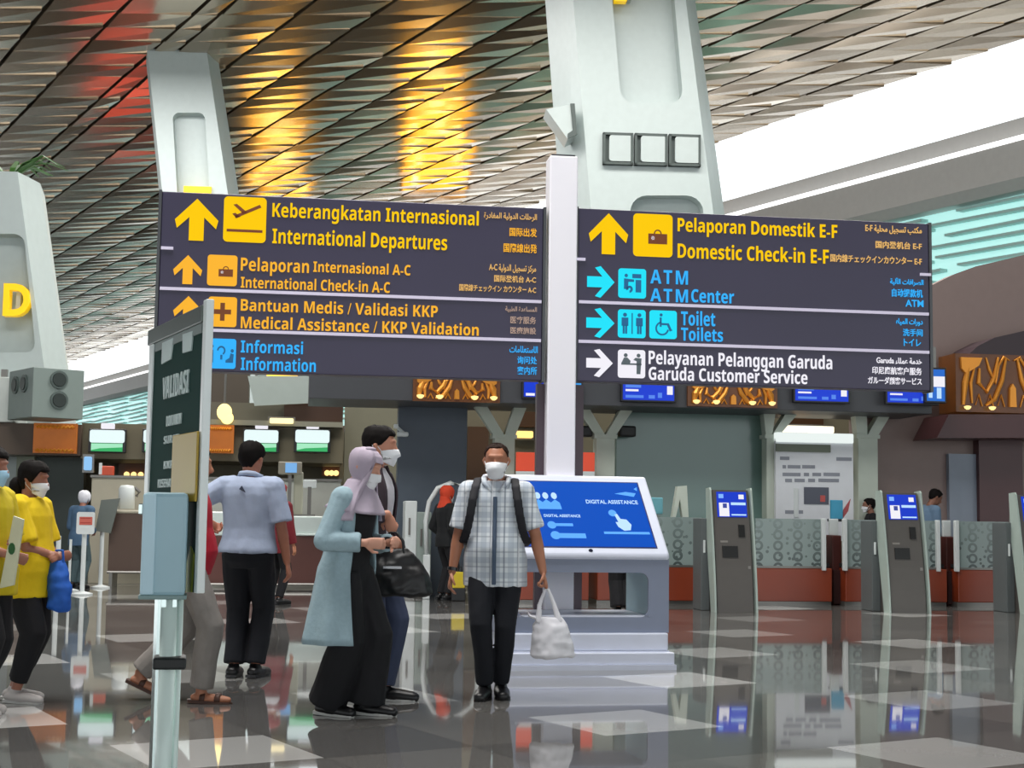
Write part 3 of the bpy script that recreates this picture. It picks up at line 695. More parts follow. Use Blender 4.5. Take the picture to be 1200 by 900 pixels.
# brown end wall with a swept top edge
pl = [fi.uv(*p) for p in ((1040, 480), (1040, 330), (1060, 331), (1095, 331), (1125, 323), (1160, 306), (1185, 297), (1215, 290), (1330, 262), (1330, 480))]
zb_ = min(p[1] for p in pl); pl = [(x, z if z > 4.0 else 0.0) for x, z in pl]
b = MB(); b.prism(pl, 1.2, 1.6); o = b.build('wall_taupe', BRN); o.location = fi.o; o.rotation_euler = (0, 0, fi.th); tag(o, kind='structure')
panel('wall_pale_panel', 1113, 532, 1148, 690, 1.1, .1, mat('blue_grey_panel', '#8791a0', .4), to_floor=True)
panel('wall_maroon_panel', 1148, 482, 1199, 690, 1.0, .2, MAR, to_floor=True)
a, z0, c, z1 = frect(1116, 483, 1290, 515)
b = MB(); b.prism([fi.uv(*p) for p in ((1122, 484), (1290, 484), (1290, 512), (1108, 512))], .3, 1.2); o = b.build('trim_soffit', MAR); o.location = fi.o; o.rotation_euler = (0, 0, fi.th); tag(o, kind='structure')
pl = [fi.uv(*p) for p in ((1146, 415), (1160, 402), (1180, 392), (1215, 384), (1300, 376), (1300, 415))]
b = MB(); b.prism(pl, .4, 1.2); o = b.build('trim_canopy', mat('dark_maroon', '#33232a', .4)); o.location = fi.o; o.rotation_euler = (0, 0, fi.th); tag(o, kind='structure')
# posts with branching heads
PN = ['pale branching post beside the red notice and slate wall', 'pale branching post in front of the teal glass wall', 'pale branching post at the teal end of the poster', 'pale branching post between the poster and the taupe wall']
for i, (x0, x1, t0, t1) in enumerate(((578, 602, 556, 616), (697, 719, 676, 740), (896, 910, 893, 932), (1003, 1026, 1000, 1040))):
    t = thing('branching_post', PN[i], 'post', fi.o, fi.th)
    a, _, c, _ = frect(x0, 480, x1, 600, .9); ztop = frect(x0, 512, x1, 600, .9)[3]; zh = zb
    b = MB(); b.box(a, c, .8, 1.05, 0, ztop, .01); b.build('shaft', PALE, t)
    l0 = fi.uv(t0, 480, .9)[0]; l1 = fi.uv(t1, 480, .9)[0]; m_ = (a + c) / 2
    for e in ((l0, a, m_), (l1, c, m_)):
        w = .12 if e[0] < e[1] else -.12
        b = MB(); b.prism([(e[1], ztop), (e[0], zh), (e[0] + w * 1.6, zh), (e[2], ztop + .02)], .82, 1.02); b.build('branch', PALE, t)
    b = MB(); b.box(a - .03, c + .03, .78, 1.07, ztop - .03, ztop + .03); b.build('collar', PALE, t)

# screens under the fascia
def monitor(x0, y0, x1, y1, label, rows, y=-.12, frame_=None, m=None, head=None):
    fr = frame_ or fi
    a, z0, c, z1 = fr.rect(x0, y0, x1, y1, y); t = thing('hanging_monitor', label, 'monitor', fr.o, fr.th, 'hanging check-in monitors')
    b = MB(); b.box(a - .03, c + .03, y, y + .08, z0 - .03, z1 + .03, .01); b.build('case', mat('monitor_black', '#1b1c20', .4), t)
    b = MB(); b.box(a, c, y - .006, y, z0, z1); s = b.build('screen', m or mat('monitor_blue', '#1d3fd0', .2, emit=.95), t)
    for (u0, v0, u1, v1, mm) in rows:
        b = MB(); b.box(a + u0 * (c - a), a + u1 * (c - a), y - .01, y - .006, z0 + v0 * (z1 - z0), z0 + v1 * (z1 - z0)); b.build('screen_text', mm, s)
    b = MB(); xm = (a + c) / 2; b.box(xm - .03, xm + .03, y + .04, y + .11, z1, z1 + .35); b.build('bracket', STEEL, t)
    return t
LBs = mat('monitor_pale_blue', '#5c8cf0', emit=.9)
blue_rows = [(.05, .72, .35, .88, LBs), (.05, .5, .3, .62, WT), (.05, .12, .4, .28, LBs), (.5, .1, .62, .3, LBs), (.68, .15, .76, .45, LBs), (.86, .35, .97, .85, WT)]
monitor(614, 446, 637, 465, 'small blue monitor beside the white sign pole', [(.1, .06, .55, .22, WT)])
monitor(668, 449, 681, 466, 'sliver of a blue monitor just past the white pole', [(.1, .1, .4, .5, SW)], m=mat('monitor_sky', '#3d9be8', emit=.95))
monitor(730, 449, 790, 469, 'blue monitor under the start of the domestic board', blue_rows)
monitor(932, 453, 994, 470, 'blue monitor between the gold panel and the taupe wall', blue_rows)
monitor(1040, 455, 1098, 472, 'blue monitor under the end of the domestic board', blue_rows, y=-.2)
t = monitor(1086, 433, 1107, 470, 'upright monitor with a white band beside the taupe wall', [(.0, .45, 1, .78, WT), (.1, .1, .3, .4, SW), (.55, .08, .8, .42, SW)], y=-.3, m=mat('monitor_mid', '#2f6fd0', emit=.9))
# gold ornament panels
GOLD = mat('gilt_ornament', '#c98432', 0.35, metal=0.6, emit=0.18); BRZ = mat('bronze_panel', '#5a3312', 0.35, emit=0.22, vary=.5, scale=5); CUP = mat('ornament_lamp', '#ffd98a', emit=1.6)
def gold_panel(x0, y0, x1, y1, label, y=-.07, frame_=None, dep=.06):
    fr = frame_ or fi
    a, z0, c, z1 = fr.rect(x0, y0, x1, y1, y); w, h = c - a, z1 - z0
    t = thing('ornament_panel', label, 'ornament panel', fr.o, fr.th, 'gilded ornament panels')
    b = MB(); b.box(a, c, y, y + dep, z0, z1); b.build('panel', BRZ, t)
    def arc(pts, r=.035):
        b = MB(); b.tube([(a + u * w, y - .02, z0 + v * h) for u, v in pts], [r * .5] + [r] * (len(pts) - 2) + [r * .5], 8); b.build('gilt_stroke', GOLD, t)
    for s in (-1, 1):
        X = lambda u: .5 + s * u
        arc([(X(.05), .95), (X(.09), .55), (X(.16), .22), (X(.24), .12)]); arc([(X(.12), .95), (X(.16), .6), (X(.23), .35), (X(.30), .5), (X(.29), .75)])
        arc([(X(.36), .15), (X(.37), .5), (X(.33), .8)], .028); arc([(X(.44), .12), (X(.42), .5), (X(.38), .85)], .05)
        for u in (.2, .42):
            b = MB(); b.lathe([(.02, z0 + .03), (.05, z0 + .055), (.055, z0 + .08), (.015, z0 + .09)], a + X(u) * w, y - .09, 12); b.build('lamp_cup', CUP, t)
    b = MB(); b.prism([(a + .47 * w, z0 + .1 * h), (a + .53 * w, z0 + .1 * h), (a + .525 * w, z0 + .42 * h), (a + .5 * w, z0 + .5 * h), (a + .475 * w, z0 + .42 * h)], y - .05, y); b.build('gilt_bud', GOLD, t)
    if w > 1.2:
        for s in (-1, 1):
            X = lambda u: a + (.5 + s * u) * w
            b = MB(); b.prism([(X(.46), z0 + .93 * h), (X(.27), z0 + .93 * h), (X(.30), z0 + .8 * h), (X(.36), z0 + .72 * h), (X(.42), z0 + .66 * h), (X(.455), z0 + .74 * h)], y - .05, y); b.build('gilt_leaf', GOLD, t)
            arc([(.5 + s * .02, .9), (.5 + s * .07, .96), (.5 + s * .12, .8), (.5 + s * .15, .5), (.5 + s * .2, .72), (.5 + s * .23, .94)], .022)
            for k in (.1, .2, .3): arc([(.5 + s * (k - .03), .1), (.5 + s * k, .3), (.5 + s * (k + .03), .12)], .018)
    return t
gold_panel(484, 441, 586, 471, 'gilded panel below the international board')
gold_panel(806, 448, 911, 477, 'gilded panel below the domestic board')
gold_panel(1120, 416, 1250, 484, 'large gilded panel under the dark canopy', y=.3, dep=.6)

# red notices on stands behind the pole
for x0, x1, lb in ((605, 635, 'red notice panel next to the man in checks'), (670, 697, 'red notice panel just past the white sign pole')):
    a, z0, c, z1 = frect(x0, 530, x1, 557, .5); t = thing('red_notice', lb, 'notice', fi.o, fi.th, 'red notices behind the sign pole')
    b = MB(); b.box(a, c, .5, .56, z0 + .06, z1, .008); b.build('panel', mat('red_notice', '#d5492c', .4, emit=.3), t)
    b = MB(); b.box(a, c, .5, .56, z0 - .06, z0 + .06); st = b.build('white_strip', WHP, t)
    b = MB(); b.box((a + c) / 2 - .04, (a + c) / 2 + .04, .56, .62, 0, z1 - .1); b.build('stand_post', STEEL, t)
    b = MB(); b.box((a + c) / 2 - .2, (a + c) / 2 + .2, .45, .75, 0, .03); b.build('stand_foot', STEEL, t)
# warm lamps and shelf in the back room
def lamp_strip(x0, y0, x1, y1, label, y=3.9, hexc='#ffd27a', e=1.6, fr=None):
    f_ = fr or fi
    a, z0, c, z1 = f_.rect(x0, y0, x1, y1, y); t = thing('wall_lamp', label, 'lamp', f_.o, f_.th)
    b = MB(); b.box(a, c, y, y + .12, z0, z1, .02); b.build('diffuser', mat('warm_diffuser' + hexc[1:], hexc, emit=e), t)
    b = MB(); b.box(a - .03, c + .03, y + .12, y + .2, z0 - .03, z1 + .03); b.build('back_plate', STEEL, t)
lamp_strip(603, 505, 625, 513, 'warm wall lamp above the red notice'); lamp_strip(577, 505, 584, 512, 'small warm lamp glowing beside the branching post')
lamp_strip(916, 499, 978, 507, 'white light bar above the poster', y=1.6, hexc='#fff4d8'); lamp_strip(912, 507, 948, 513, 'amber light bar under the white one', y=1.5, hexc='#f2a640', e=1.1)
for x0, x1, y0, y1 in ((548, 572, 500, 590), (640, 668, 476, 560), (603, 640, 478, 500), (925, 965, 478, 500)):
    panel('wall_recess_panel', x0, y0, x1, y1, 3.9, .25, mat('brown_recess', '#4a3018', .4))
# poster
a, z0, c, z1 = frect(909, 515, 1000, 608, .7)
t = thing('poster_stand', 'tall white poster with grey lines of writing behind the counters', 'poster', fi.o, fi.th)
b = MB(); b.box(a, c, .7, .78, 0.9, z1); pb = b.build('poster_panel', mat('poster_white', '#e0e3e8', .4), t)
b = MB(); b.box(a, c, .66, .8, z1 - .05, z1 + .1, .02); b.build('top_light_box', mat('poster_light', '#eef7f4', emit=.95), t)
b = MB(); b.box(a, a + .7 * (c - a), .67, .7, z1 - .2, z1 - .08); b.build('header_band', mat('olive_band', '#6d7566', .5), t)
IN2 = mat('grey_print', '#8c909a', .5)
for px0, px1, py in ((917, 921, 547), (923, 938, 547), (940, 955, 547), (917, 938, 556), (942, 948, 556), (952, 962, 556), (965, 984, 556), (920, 928, 563), (931, 943, 563), (947, 955, 563), (959, 983, 563), (914, 925, 537), (980, 998, 538), (920, 932, 600), (936, 941, 600)):
    q0, w0, q1, w1 = frect(px0, py - 2, px1, py + 2, .7); b = MB(); b.box(q0, q1, .695, .7, w0, w1); b.build('print_word', IN2, pb)
q0, w0, q1, w1 = frect(942, 571, 971, 591, .7); b = MB(); b.box(q0, q1, .69, .7, w0, w1); cdp = b.build('card_picture', mat('dark_card', '#3e4354', .3), pb)
b = MB(); b.box(q0 + .65 * (q1 - q0), q0 + .85 * (q1 - q0), .685, .69, w0 + .04, w0 + .14); b.build('card_emblem', mat('card_red', '#c0504a', .4), cdp)
b = MB(); q0, w0, q1, w1 = frect(930, 572, 935, 606, .7); b.box(q0, q1, .68, .7, w0, w1); b.build('white_strip', WHP, pb)
b = MB(); b.box(a + .3, a + .4, .78, .9, 0, 1.5); b.box(c - .4, c - .3, .78, .9, 0, 1.5); b.build('support', STEEL, t)
# things on the counter tops
q0, w0, q1, w1 = frect(974, 586, 988, 608, -.5)
t = thing('blue_card_holder', 'bright blue card holder standing on the belt casing by the poster', 'holder', fi.o, fi.th)
b = MB(); b.box(q0, q1, -.5, -.44, 1.23, w1, .01); b.build('holder', mat('cyan_card', '#3f9cc0', .4), t); b = MB(); b.box(q0 - .02, q1 + .05, -.56, -.38, 1.2, 1.24, .008); b.build('foot', mat('dark_foot', '#20242c', .4), t)
b = MB(); b.prism([(q1, w1 - .28), (q1 + .09, w1 - .16), (q1 + .13, w1 + .02), (q1 + .02, w1 - .14)], -.47, -.45); b.build('red_leaflet', mat('leaflet_red', '#a8484c', .4), t)
q0, w0, q1, w1 = mf.rect(762, 583, 777, 607, .3)
t = thing('teal_desk_screen', 'pale teal desk screen beside the touch screen kiosk', 'desk screen', mf.o, mf.th)
b = MB(); b.box(q0, q1, .3, .34, 1.27, w1, .015); b.build('panel', mat('teal_screen_back', '#6fb0bd', .4), t); b = MB(); b.box(q0 + .05, q1 - .05, .26, .38, 1.2, 1.24); b.box((q0+q1)/2-.02, (q0+q1)/2+.02, .32, .34, 1.2, 1.3); b.build('foot', STEEL, t)
t = thing('folded_card', 'white folded card standing on the counter before the teal wall', 'card', mf.o, mf.th)
pl = [mf.uv(x, y, .3) for x, y in ((788, 606), (794, 570), (805, 569), (807, 606), (800, 606), (797, 585), (792, 606))]
b = MB(); b.prism(pl, .3, .42); b.build('sheet', mat('card_white', '#c9d2c6', .5), t)
# cameras and speakers on the slate and teal walls
t = thing('security_camera', 'white security camera on the slate blue wall', 'camera', fi.o, fi.th)
a, z0, c, z1 = frect(462, 497, 478, 512, 1.0); b = MB(); b.box(a, a + .06, 1.0, 1.2, z1 - .06, z1); b.tube([(a + .03, 1.05, z1 - .03), (c - .06, .95, z0 + .05)], .025); b.build('arm', WHP, t)
b = MB(); b.box(a + .04, c, .85, 1.02, z0, z0 + .07, .02); b.build('body', WHP, t)
for x0, x1, lb in ((679, 694, 'black loudspeaker fixed beside the branching post'), (726, 745, 'black loudspeaker fixed to the teal glass wall')):
    t = thing('wall_speaker', lb, 'loudspeaker', fi.o, fi.th, 'black wall speakers'); a, z0, c, z1 = frect(x0, 499, x1, 512, .9)
    b = MB(); b.box(a, c, .85, 1.05, z0, z1, .03); b.build('case', mat('speaker_black', '#191b1c', .5), t)
    b = MB(); b.box((a + c) / 2 - .03, (a + c) / 2 + .03, 1.05, 1.2, (z0 + z1) / 2 - .03, (z0 + z1) / 2 + .03); b.build('bracket', STEEL, t)
# white rounded gate frame and low pale cabinets near the slate wall
gf = Frame(530, 21.3)
t = thing('arched_frame', 'white arched frame around the woman in the red headscarf', 'frame', gf.o, gf.th)
pts = [gf.uv(x, y) for x, y in ((500, 650), (499, 610), (503, 588), (513, 572), (528, 566), (545, 569), (556, 578), (562, 596), (563, 650))]
b = MB(); b.tube([(x, 0, z) for x, z in pts], .035, 8); b.build('hoop', WHP, t, True)
for e in (pts[0], pts[-1]):
    b = MB(); b.box(e[0] - .05, e[0] + .05, -.06, .06, 0, e[1], .01); b.build('leg', WHP, t)
LC = ['white narrow cabinet standing by the slate blue wall', 'pale grey cabinet between the white cabinet and the arched frame']
for i, (x0, x1, yt, mm) in enumerate(((474, 488, 587, WHP), (488, 505, 600, mat('pale_cabinet', '#93a09b', .5)))):
    q0, _, q1, w1 = gf.rect(x0, yt, x1, 700, .3); t = thing('narrow_cabinet', LC[i], 'cabinet', gf.o, gf.th)
    b = MB(); b.box(q0, q1, .3, .8, .05, w1, .015); b.build('body', mm, t); b = MB(); b.box(q0 + .02, q1 - .02, .34, .78, 0, .05); b.build('plinth', STEEL, t)
    b = MB(); b.box(q0 + .05, q0 + .08, .28, .3, w1 - .5, w1 - .25); b.build('handle', STEEL, t)

# ================================================================== SECOND ISLAND, further along
lf = Frame(250, 25.0); lc = Frame(250, 23.4)
OLV = mat('olive_fascia', '#6a634e', .5); OLD = mat('olive_wall', '#605a48', .5); BRH = mat('brown_header', '#54463a', .5); BGE = mat('beige_counter', '#b9b3a0', .45); BRC = mat('brown_counter', '#5a473d', .45)
AMB = mat('amber_lit_panel', '#a85c12', .4, emit=.35, vary=.4, scale=3)
def lpanel(name, x0, y0, x1, y1, y, d, m, to_floor=False, fr=None, label=None, cat=None, struct=True):
    f_ = fr or lf; a, z0, c, z1 = f_.rect(x0, y0, x1, y1, y)
    if to_floor: z0 = 0
    b = MB(); b.box(a, c, y, y + d, z0, z1); o = b.build(name, m); o.location = f_.o; o.rotation_euler = (0, 0, f_.th)
    return tag(o, label, cat, None, 'structure' if struct else None)
lpanel('wall_olive', -200, 500, 470, 690, 3.2, .3, OLD, True)
lpanel('beam_olive', 95, 499, 402, 540, .6, 2.4, OLV)
lpanel('wall_brown', 95, 540, 402, 586, 2.9, .2, OLV)
lpanel('beam_brown', -220, 494, 95, 531, .4, 2.6, BRH)
lpanel('wall_slate_green', 37, 531, 96, 700, 1.4, .3, mat('slate_green', '#454f4c', .5), True)
lpanel('wall_pale_post', 16, 531, 37, 700, 1.2, .3, mat('pale_green_post', '#87907f', .5), True)
lpanel('wall_brown_bay', -220, 531, 16, 700, 1.8, .3, BRH, True)
lpanel('trim_ledge', 240, 493, 402, 499, .3, .6, mat('ledge_grey', '#8a8878', .5))
lpanel('beam_dark_box', 333, 472, 402, 494, .5, 1.5, mat('dark_brown_box', '#3d2515', .4))
lpanel('beam_grey_box', 243, 472, 333, 494, .9, 1.5, mat('grey_olive_box', '#5d5a4e', .5))
lpanel('wall_bay_dark', 240, 425, 292, 492, 1.8, .4, mat('dark_bay', '#4a4034', .4))
lpanel('wall_pale_upright', 402, 474, 466, 700, 1.6, .3, mat('olive_grey_upright', '#7a7866', .5), True)
# pale screen board hanging over the left island
pl = [lf.uv(*p) for p in ((290, 440), (363, 440), (362, 472), (298, 475))]
t = thing('pale_board', 'pale grey blank board hanging just under the international board', 'board', lf.o, lf.th)
b = MB(); b.prism(pl, .1, .16); b.build('panel', mat('pale_board', '#aab5b0', .5), t)
b = MB(); [b.box(x - .02, x + .02, .12, .15, pl[0][1], pl[0][1] + .8) for x in (pl[0][0] + .15, pl[1][0] - .15)]; b.build('hanger', STEEL, t)
for x0, y0, x1, y1, lb in ((39, 496, 90, 531, 'amber lit panel under the round air nozzles'), (243, 498, 274, 531, 'amber lit panel behind the man in pale blue'),):
    a, z0, c, z1 = lf.rect(x0, y0, x1, y1, .3); t = thing('amber_panel', lb, 'lit panel', lf.o, lf.th, 'amber panels of the second island')
    b = MB(); b.box(a, c, .3, .38, z0, z1); p = b.build('panel', AMB, t)
    for zz, n_ in ((z1 - .08, 9), (z0 + .03, 9)):
        b = MB(); b.tube([(a + .05 + k * (c - a - .1) / 18, .27 + .02 * (k % 2), zz + .03 * (k % 2)) for k in range(19)], .028, 6); b.build('gilt_edge', GOLD, p)
for x0, y0, x1, y1, lb in ((139, 540, 172, 560, 'brown alcove with small lamps behind the beige counter'), (377, 545, 398, 558, 'brown alcove with small lamps behind the woman in the headscarf')):
    a, z0, c, z1 = lf.rect(x0, y0, x1, y1, 2.7); t = thing('lit_alcove', lb, 'lit panel', lf.o, lf.th)
    b = MB(); b.box(a, c, 2.7, 2.88, z0, z1); b.build('panel', mat('alcove_brown', '#5a3413', .4), t)
    for k in range(3):
        b = MB(); b.ball((a + (c - a) * (.3 + .25 * k), 2.66, z0 + .06), .055, sub=2); b.build('lamp', CUP, t, True)
# globe and tube lamps
q, z = lf.uv(263, 483, .2)
t = thing('globe_lamp', 'glowing warm globe lamp under the international board', 'lamp', lf.o, lf.th)
b = MB(); b.ball((q, .2, z), .13, .13, .15, 3); b.ball((q + .05, .2, z - .1), .11, sub=3); b.build('globe', mat('warm_globe', '#ffe08a', emit=2.2), t, True)
b = MB(); b.tube([(q, .2, z + .1), (q, .2, z + .8)], .02); b.build('stem', STEEL, t)
lamp_strip(316, 490, 344, 496, 'warm tube lamp on the ledge above the green and white monitors', y=.2, hexc='#ffe9a8', fr=lf)
# green and white monitors
GRN = mat('monitor_green', '#3fb26a', emit=.9); GRL = mat('monitor_pale_green', '#a6e8c2', emit=.95); MWH = mat('monitor_white', '#e4f6f6', emit=1.0)
MN = ['green and white monitor over the beige counter', 'green and white monitor mostly hidden by the validation stand', 'green and white monitor above the head of the man in pale blue', 'green and white monitor nearest the woman in the headscarf']
for i, (x0, x1) in enumerate(((105, 146), (168, 190), (286, 326), (346, 386))):
    a, z0, c, z1 = lf.rect(x0, 504, x1, 529, .35); t = thing('lane_monitor', MN[i], 'monitor', lf.o, lf.th, 'green and white lane monitors')
    b = MB(); b.box(a - .02, c + .02, .35, .5, z0 - .02, z1 + .02, .01); b.build('case', mat('monitor_black', '#1b1c20', .4), t)
    b = MB(); b.prism(rrect(a, z0 + .4 * (z1 - z0), c, z1, .04), .33, .35); b.build('white_half', MWH, t)
    b = MB(); b.box(a + .03, c - .03, .335, .35, z0, z0 + .38 * (z1 - z0)); g = b.build('green_half', GRN, t)
    b = MB(); b.prism([(a + .03, z0 + .36 * (z1 - z0)), (c - .03, z0 + .36 * (z1 - z0)), (c - .03, z0 + .2 * (z1 - z0)), (a + .3 * (c - a), z0 + .14 * (z1 - z0)), (a + .03, z0 + .05 * (z1 - z0))], .33, .335); b.build('pale_swash', GRL, g)
    m_ = (a + c) / 2; b = MB(); b.prism(rrect(m_ - .11, z1 + .02, m_ + .11, z1 + .12, .02), .33, .45); b.build('lane_number_box', WT, t)
# air nozzle housings on top of the second island
nf = Frame(67, 24.0, R(38))
t = thing('air_nozzle_housing', 'grey green housing with round air nozzles beside the white pylon', 'ventilation unit', nf.o, nf.th)
a, z0, c, z1 = nf.rect(38, 432, 98, 494, 0)
z0 = lf.uv(67, 495, .5)[1]
b = MB(); b.box(a, c, 0, 1.15, z0, z1, .01); b.build('housing', mat('housing_grey', '#7d8a86', .5), t)
NZ = mat('nozzle_black', '#2c3432', .4); NR = mat('nozzle_ring', '#525e5b', .4)
for py in (445, 469):
    q, z = nf.uv(69, py, 0); b = MB(); b.tube([(q, -.03, z), (q, .0, z)], .15, 20); n_ = b.build('nozzle', NR, t); b = MB(); b.tube([(q, -.045, z), (q, -.03, z)], [.11, .12], 20); b.build('nozzle_mouth', NZ, n_)
for yy in (.38, .8):
    b = MB(); zc = (z0 + z1) / 2 + .16; b.tube([(a - .03, yy, zc), (a, yy, zc)], .15, 18); n_ = b.build('nozzle', NR, t); b = MB(); b.tube([(a - .045, yy, zc), (a - .03, yy, zc)], .11, 18); b.build('nozzle_mouth', NZ, n_)
t = thing('white_duct_box', 'plain white box next to the grey green air nozzle housing', 'ventilation unit', lf.o, lf.th)
a, z0_, c, z1 = lf.rect(-60, 441, 17, 494, .3); b = MB(); b.box(a, c, .3, 1.6, z0_, z1, .015); b.build('box', mat('duct_white', '#c3cac6', .5), t)
for e in (c - .3, a + .3):
    b = MB(); b.box(e, e + .1, .6, .7, z1, z1 + .16); b.build('bracket', STEEL, t)

# counters of the second island
def lcounter(x0, x1, ytop, yw, ylow, label, body, band=None):
    a, _, c, zt = lc.rect(x0, ytop, x1, 690, 0); zw = lc.uv((x0+x1)/2, yw, 0)[1]; zl = lc.uv((x0+x1)/2, ylow, 0)[1]
    t = thing('service_counter', label, 'counter', lc.o, lc.th)
    b = MB(); b.box(a, c, 0, .7, zl, zw, .01); b.build('front', body, t)
    b = MB()
    if band: b.tube([(x, -.04 if abs(k) < 2 else 0.02, zw + .02) for k, x in ((k, (a + c) / 2 + k * (c - a) / 6) for k in range(-3, 4))], .02, 6)
    b.box(a - .01, c + .01, -.02, .72, zw, zt, .02); b.build('top_band', band or BGE, t)
    b = MB(); b.tube([(a, -.08, zl + .02), (c, -.08, zl + .02)], .022, 8); b.build('kick_rail', STEEL, t)
    for q in (a + .06, c - .06):
        b = MB(); b.box(q - .025, q + .025, -.1, .6, 0, zl + .02); b.build('leg', STEEL, t)
CRV = mat('white_satin', '#d5e2de', .25)
lcounter(330, 398, 605, 628, 686, 'brown counter with a white satin band behind the man in dark red', mat('russet_counter', '#613a33', .45), CRV)
lcounter(240, 328, 600, 628, 686, 'brown counter hidden behind the man in pale blue', mat('russet_counter', '#613a33', .45), CRV)
lcounter(127, 215, 598, 602, 672, 'dark brown counter behind the validation stand', BRC)
lcounter(-40, 36, 600, 606, 680, 'brown counter behind the women in yellow', BRC)
a, _, c, zt = lc.rect(105, 560, 182, 690, 1.2); b = MB(); b.box(a, c, 1.2, 1.6, 0, zt, .01)
t = thing('beige_screen', 'beige half height screen behind the dark brown counter', 'screen', lc.o, lc.th); b.build('panel', BGE, t)
b = MB(); b.box(a - .02, c + .02, 1.16, 1.64, zt, zt + .04); b.build('top_rail', STEEL, t)
a, _, c, zt = lc.rect(242, 563, 398, 690, 1.6); t = thing('white_screen', 'long pale screen behind the counters with white bands', 'screen', lc.o, lc.th)
b = MB(); b.box(a, c, 1.6, 1.9, 0, zt, .01); b.build('panel', mat('pale_screen', '#b5b7b0', .5), t); b = MB(); b.box(a - .02, c + .02, 1.56, 1.94, zt, zt + .04); b.build('top_rail', STEEL, t)
# small things on them
def lthing(name, label, cat, x0, y0, x1, y1, y, d, m, part, extra=None, fr=None):
    f_ = fr or lc; a, z0, c, z1 = f_.rect(x0, y0, x1, y1, y); t = thing(name, label, cat, f_.o, f_.th)
    b = MB(); b.box(a, c, y, y + d, z0, z1, min(.02, (c - a) / 6)); p = b.build(part, m, t)
    if extra: extra(t, a, z0, c, z1)
    return t
def stem_to(zz, y, nm='stem'):
    def f(t, a, z0, c, z1):
        m_ = (a + c) / 2; b = MB(); b.box(m_ - .03, m_ + .03, y, y + .06, zz, z0 + .02); b.build(nm, STEEL, t); b = MB(); b.box(m_ - .1, m_ + .1, y - .07, y + .13, zz, zz + .03); b.build('foot', STEEL, t)
    return f
zc1 = lc.uv(360, 605, 0)[1]
def scr(t, a, z0, c, z1):
    b = MB(); b.box(a + .3 * (c - a), a + .78 * (c - a), .285, .3, z0 + .03, z1 - .02); b.build('screen', mat('desk_screen_blue', '#7db4ea', emit=.9), t); stem_to(zc1, .35)(t, a, z0, c, z1)
lthing('desk_monitor', 'desk monitor with a pale blue screen below the green and white monitors', 'monitor', 326, 541, 354, 556, .3, .05, mat('desk_monitor_case', '#8a8578', .5), 'case', scr)
lthing('number_plate', 'small white plate on a thin stem on the white banded counter', 'plate', 355, 562, 371, 572, .2, .03, WHP, 'plate', stem_to(zc1, .2))
lthing('column_dispenser', 'pale upright dispenser between desk monitor and white plate', 'dispenser', 344, 553, 355, 606, .5, .15, mat('pale_dispenser', '#a9a898', .5), 'body', lambda t, a, z0, c, z1: (lambda b: (b.box(a - .03, c + .03, .45, .7, zc1 - .01, zc1 + .03), b.build('foot', STEEL, t)))(MB()))
zc2 = lc.uv(150, 598, 0)[1] + .022
q, zt = lc.uv(149, 569, .3); t = thing('white_canister', 'white cylinder standing on the dark brown counter', 'canister', lc.o, lc.th)
b = MB(); b.lathe([(.13, zc2), (.13, zt - .05), (.1, zt), (.0001, zt + .01)], q, .3, 18); b.build('body', WHP, t, True)
b = MB(); b.tube([(q + .15, .3, zc2 + .2), (q + .2, .3, zt - .1), (q + .12, .3, zt - .03)], .03); b.build('handle', STEEL, t)
lthing('red_flyer_box', 'small red and orange box glowing on the beige screen', 'box', 116, 546, 133, 557.5, 1.3, .15, mat('flyer_red', '#b0452c', .5, emit=.25), 'box', lambda t, a, z0, c, z1: (lambda b: (b.box(a, a + .05, 1.28, 1.3, z0 + .02, z1 + .05), b.build('white_edge', WHP, t)))(MB()))
lthing('blue_wall_screen', 'small pale blue screen on the slate green wall', 'monitor', 98, 535, 107, 551, 1.25, .1, mat('wall_screen_blue', '#8fc4f2', emit=.95), 'screen', lambda t, a, z0, c, z1: (lambda b: (b.box(a - .03, c + .03, 1.33, 1.42, z0 - .04, z1 + .04), b.build('case', STEEL, t)))(MB()))

# queue posts and signs near the women in yellow
def qpost(px, ybase, ztop_px, label, sign_=None):
    p = floor_at(px, ybase); fr = Frame(px, p.y); q, zt = fr.uv(px, ztop_px)
    t = thing('queue_post', label, 'post', fr.o, fr.th, 'queue posts by the second island')
    b = MB(); b.tube([(q, 0, 0), (q, 0, zt)], .034 if sign_ != 'thin' else .02, 10); b.build('pole', WHP, t, False)
    b = MB(); b.lathe([(.15, 0), (.15, .02), (.05, .045), (.04, .05)], q, 0, 20); b.build('foot', WHP, t)
    return t, fr, q
qpost(69, 698, 628, 'white queue post at the elbow of the woman in yellow')
qpost(83, 693, 632, 'thin grey queue post between the elbow and the red lettered notice', 'thin')
t, fr, q = qpost(99, 697, 625, 'white queue post carrying a white notice with a red band')
a, z0, c, z1 = fr.rect(90, 600, 111, 626, -.05); b = MB(); b.prism(rrect(a, z0, c, z1, .03), -.08, -.045); nb = b.build('notice_board', WHP, t)
b = MB(); b.box(a + .04, c - .03, -.086, -.08, z0 + .42 * (z1 - z0), z0 + .78 * (z1 - z0)); b.build('red_band', mat('notice_red', '#d0685a', .5), nb)
for k in (.5, .7):
    b = MB(); b.box(a + .05, c - .05, -.09, -.086, z0 + k * (z1 - z0), z0 + (k + .04) * (z1 - z0)); b.build('band_line', mat('notice_red_dark', '#b23f34', .5), nb)
t, fr, q = qpost(120, 689, 622, 'white queue post under the slanting dark panel')
pl = [fr.uv(*p, -.05) for p in ((112, 622), (119, 586), (141, 584), (130, 625))]
b = MB(); b.prism(pl, -.1, -.05); b.build('slanted_panel', mat('slanted_panel', '#6b726c', .4), t)

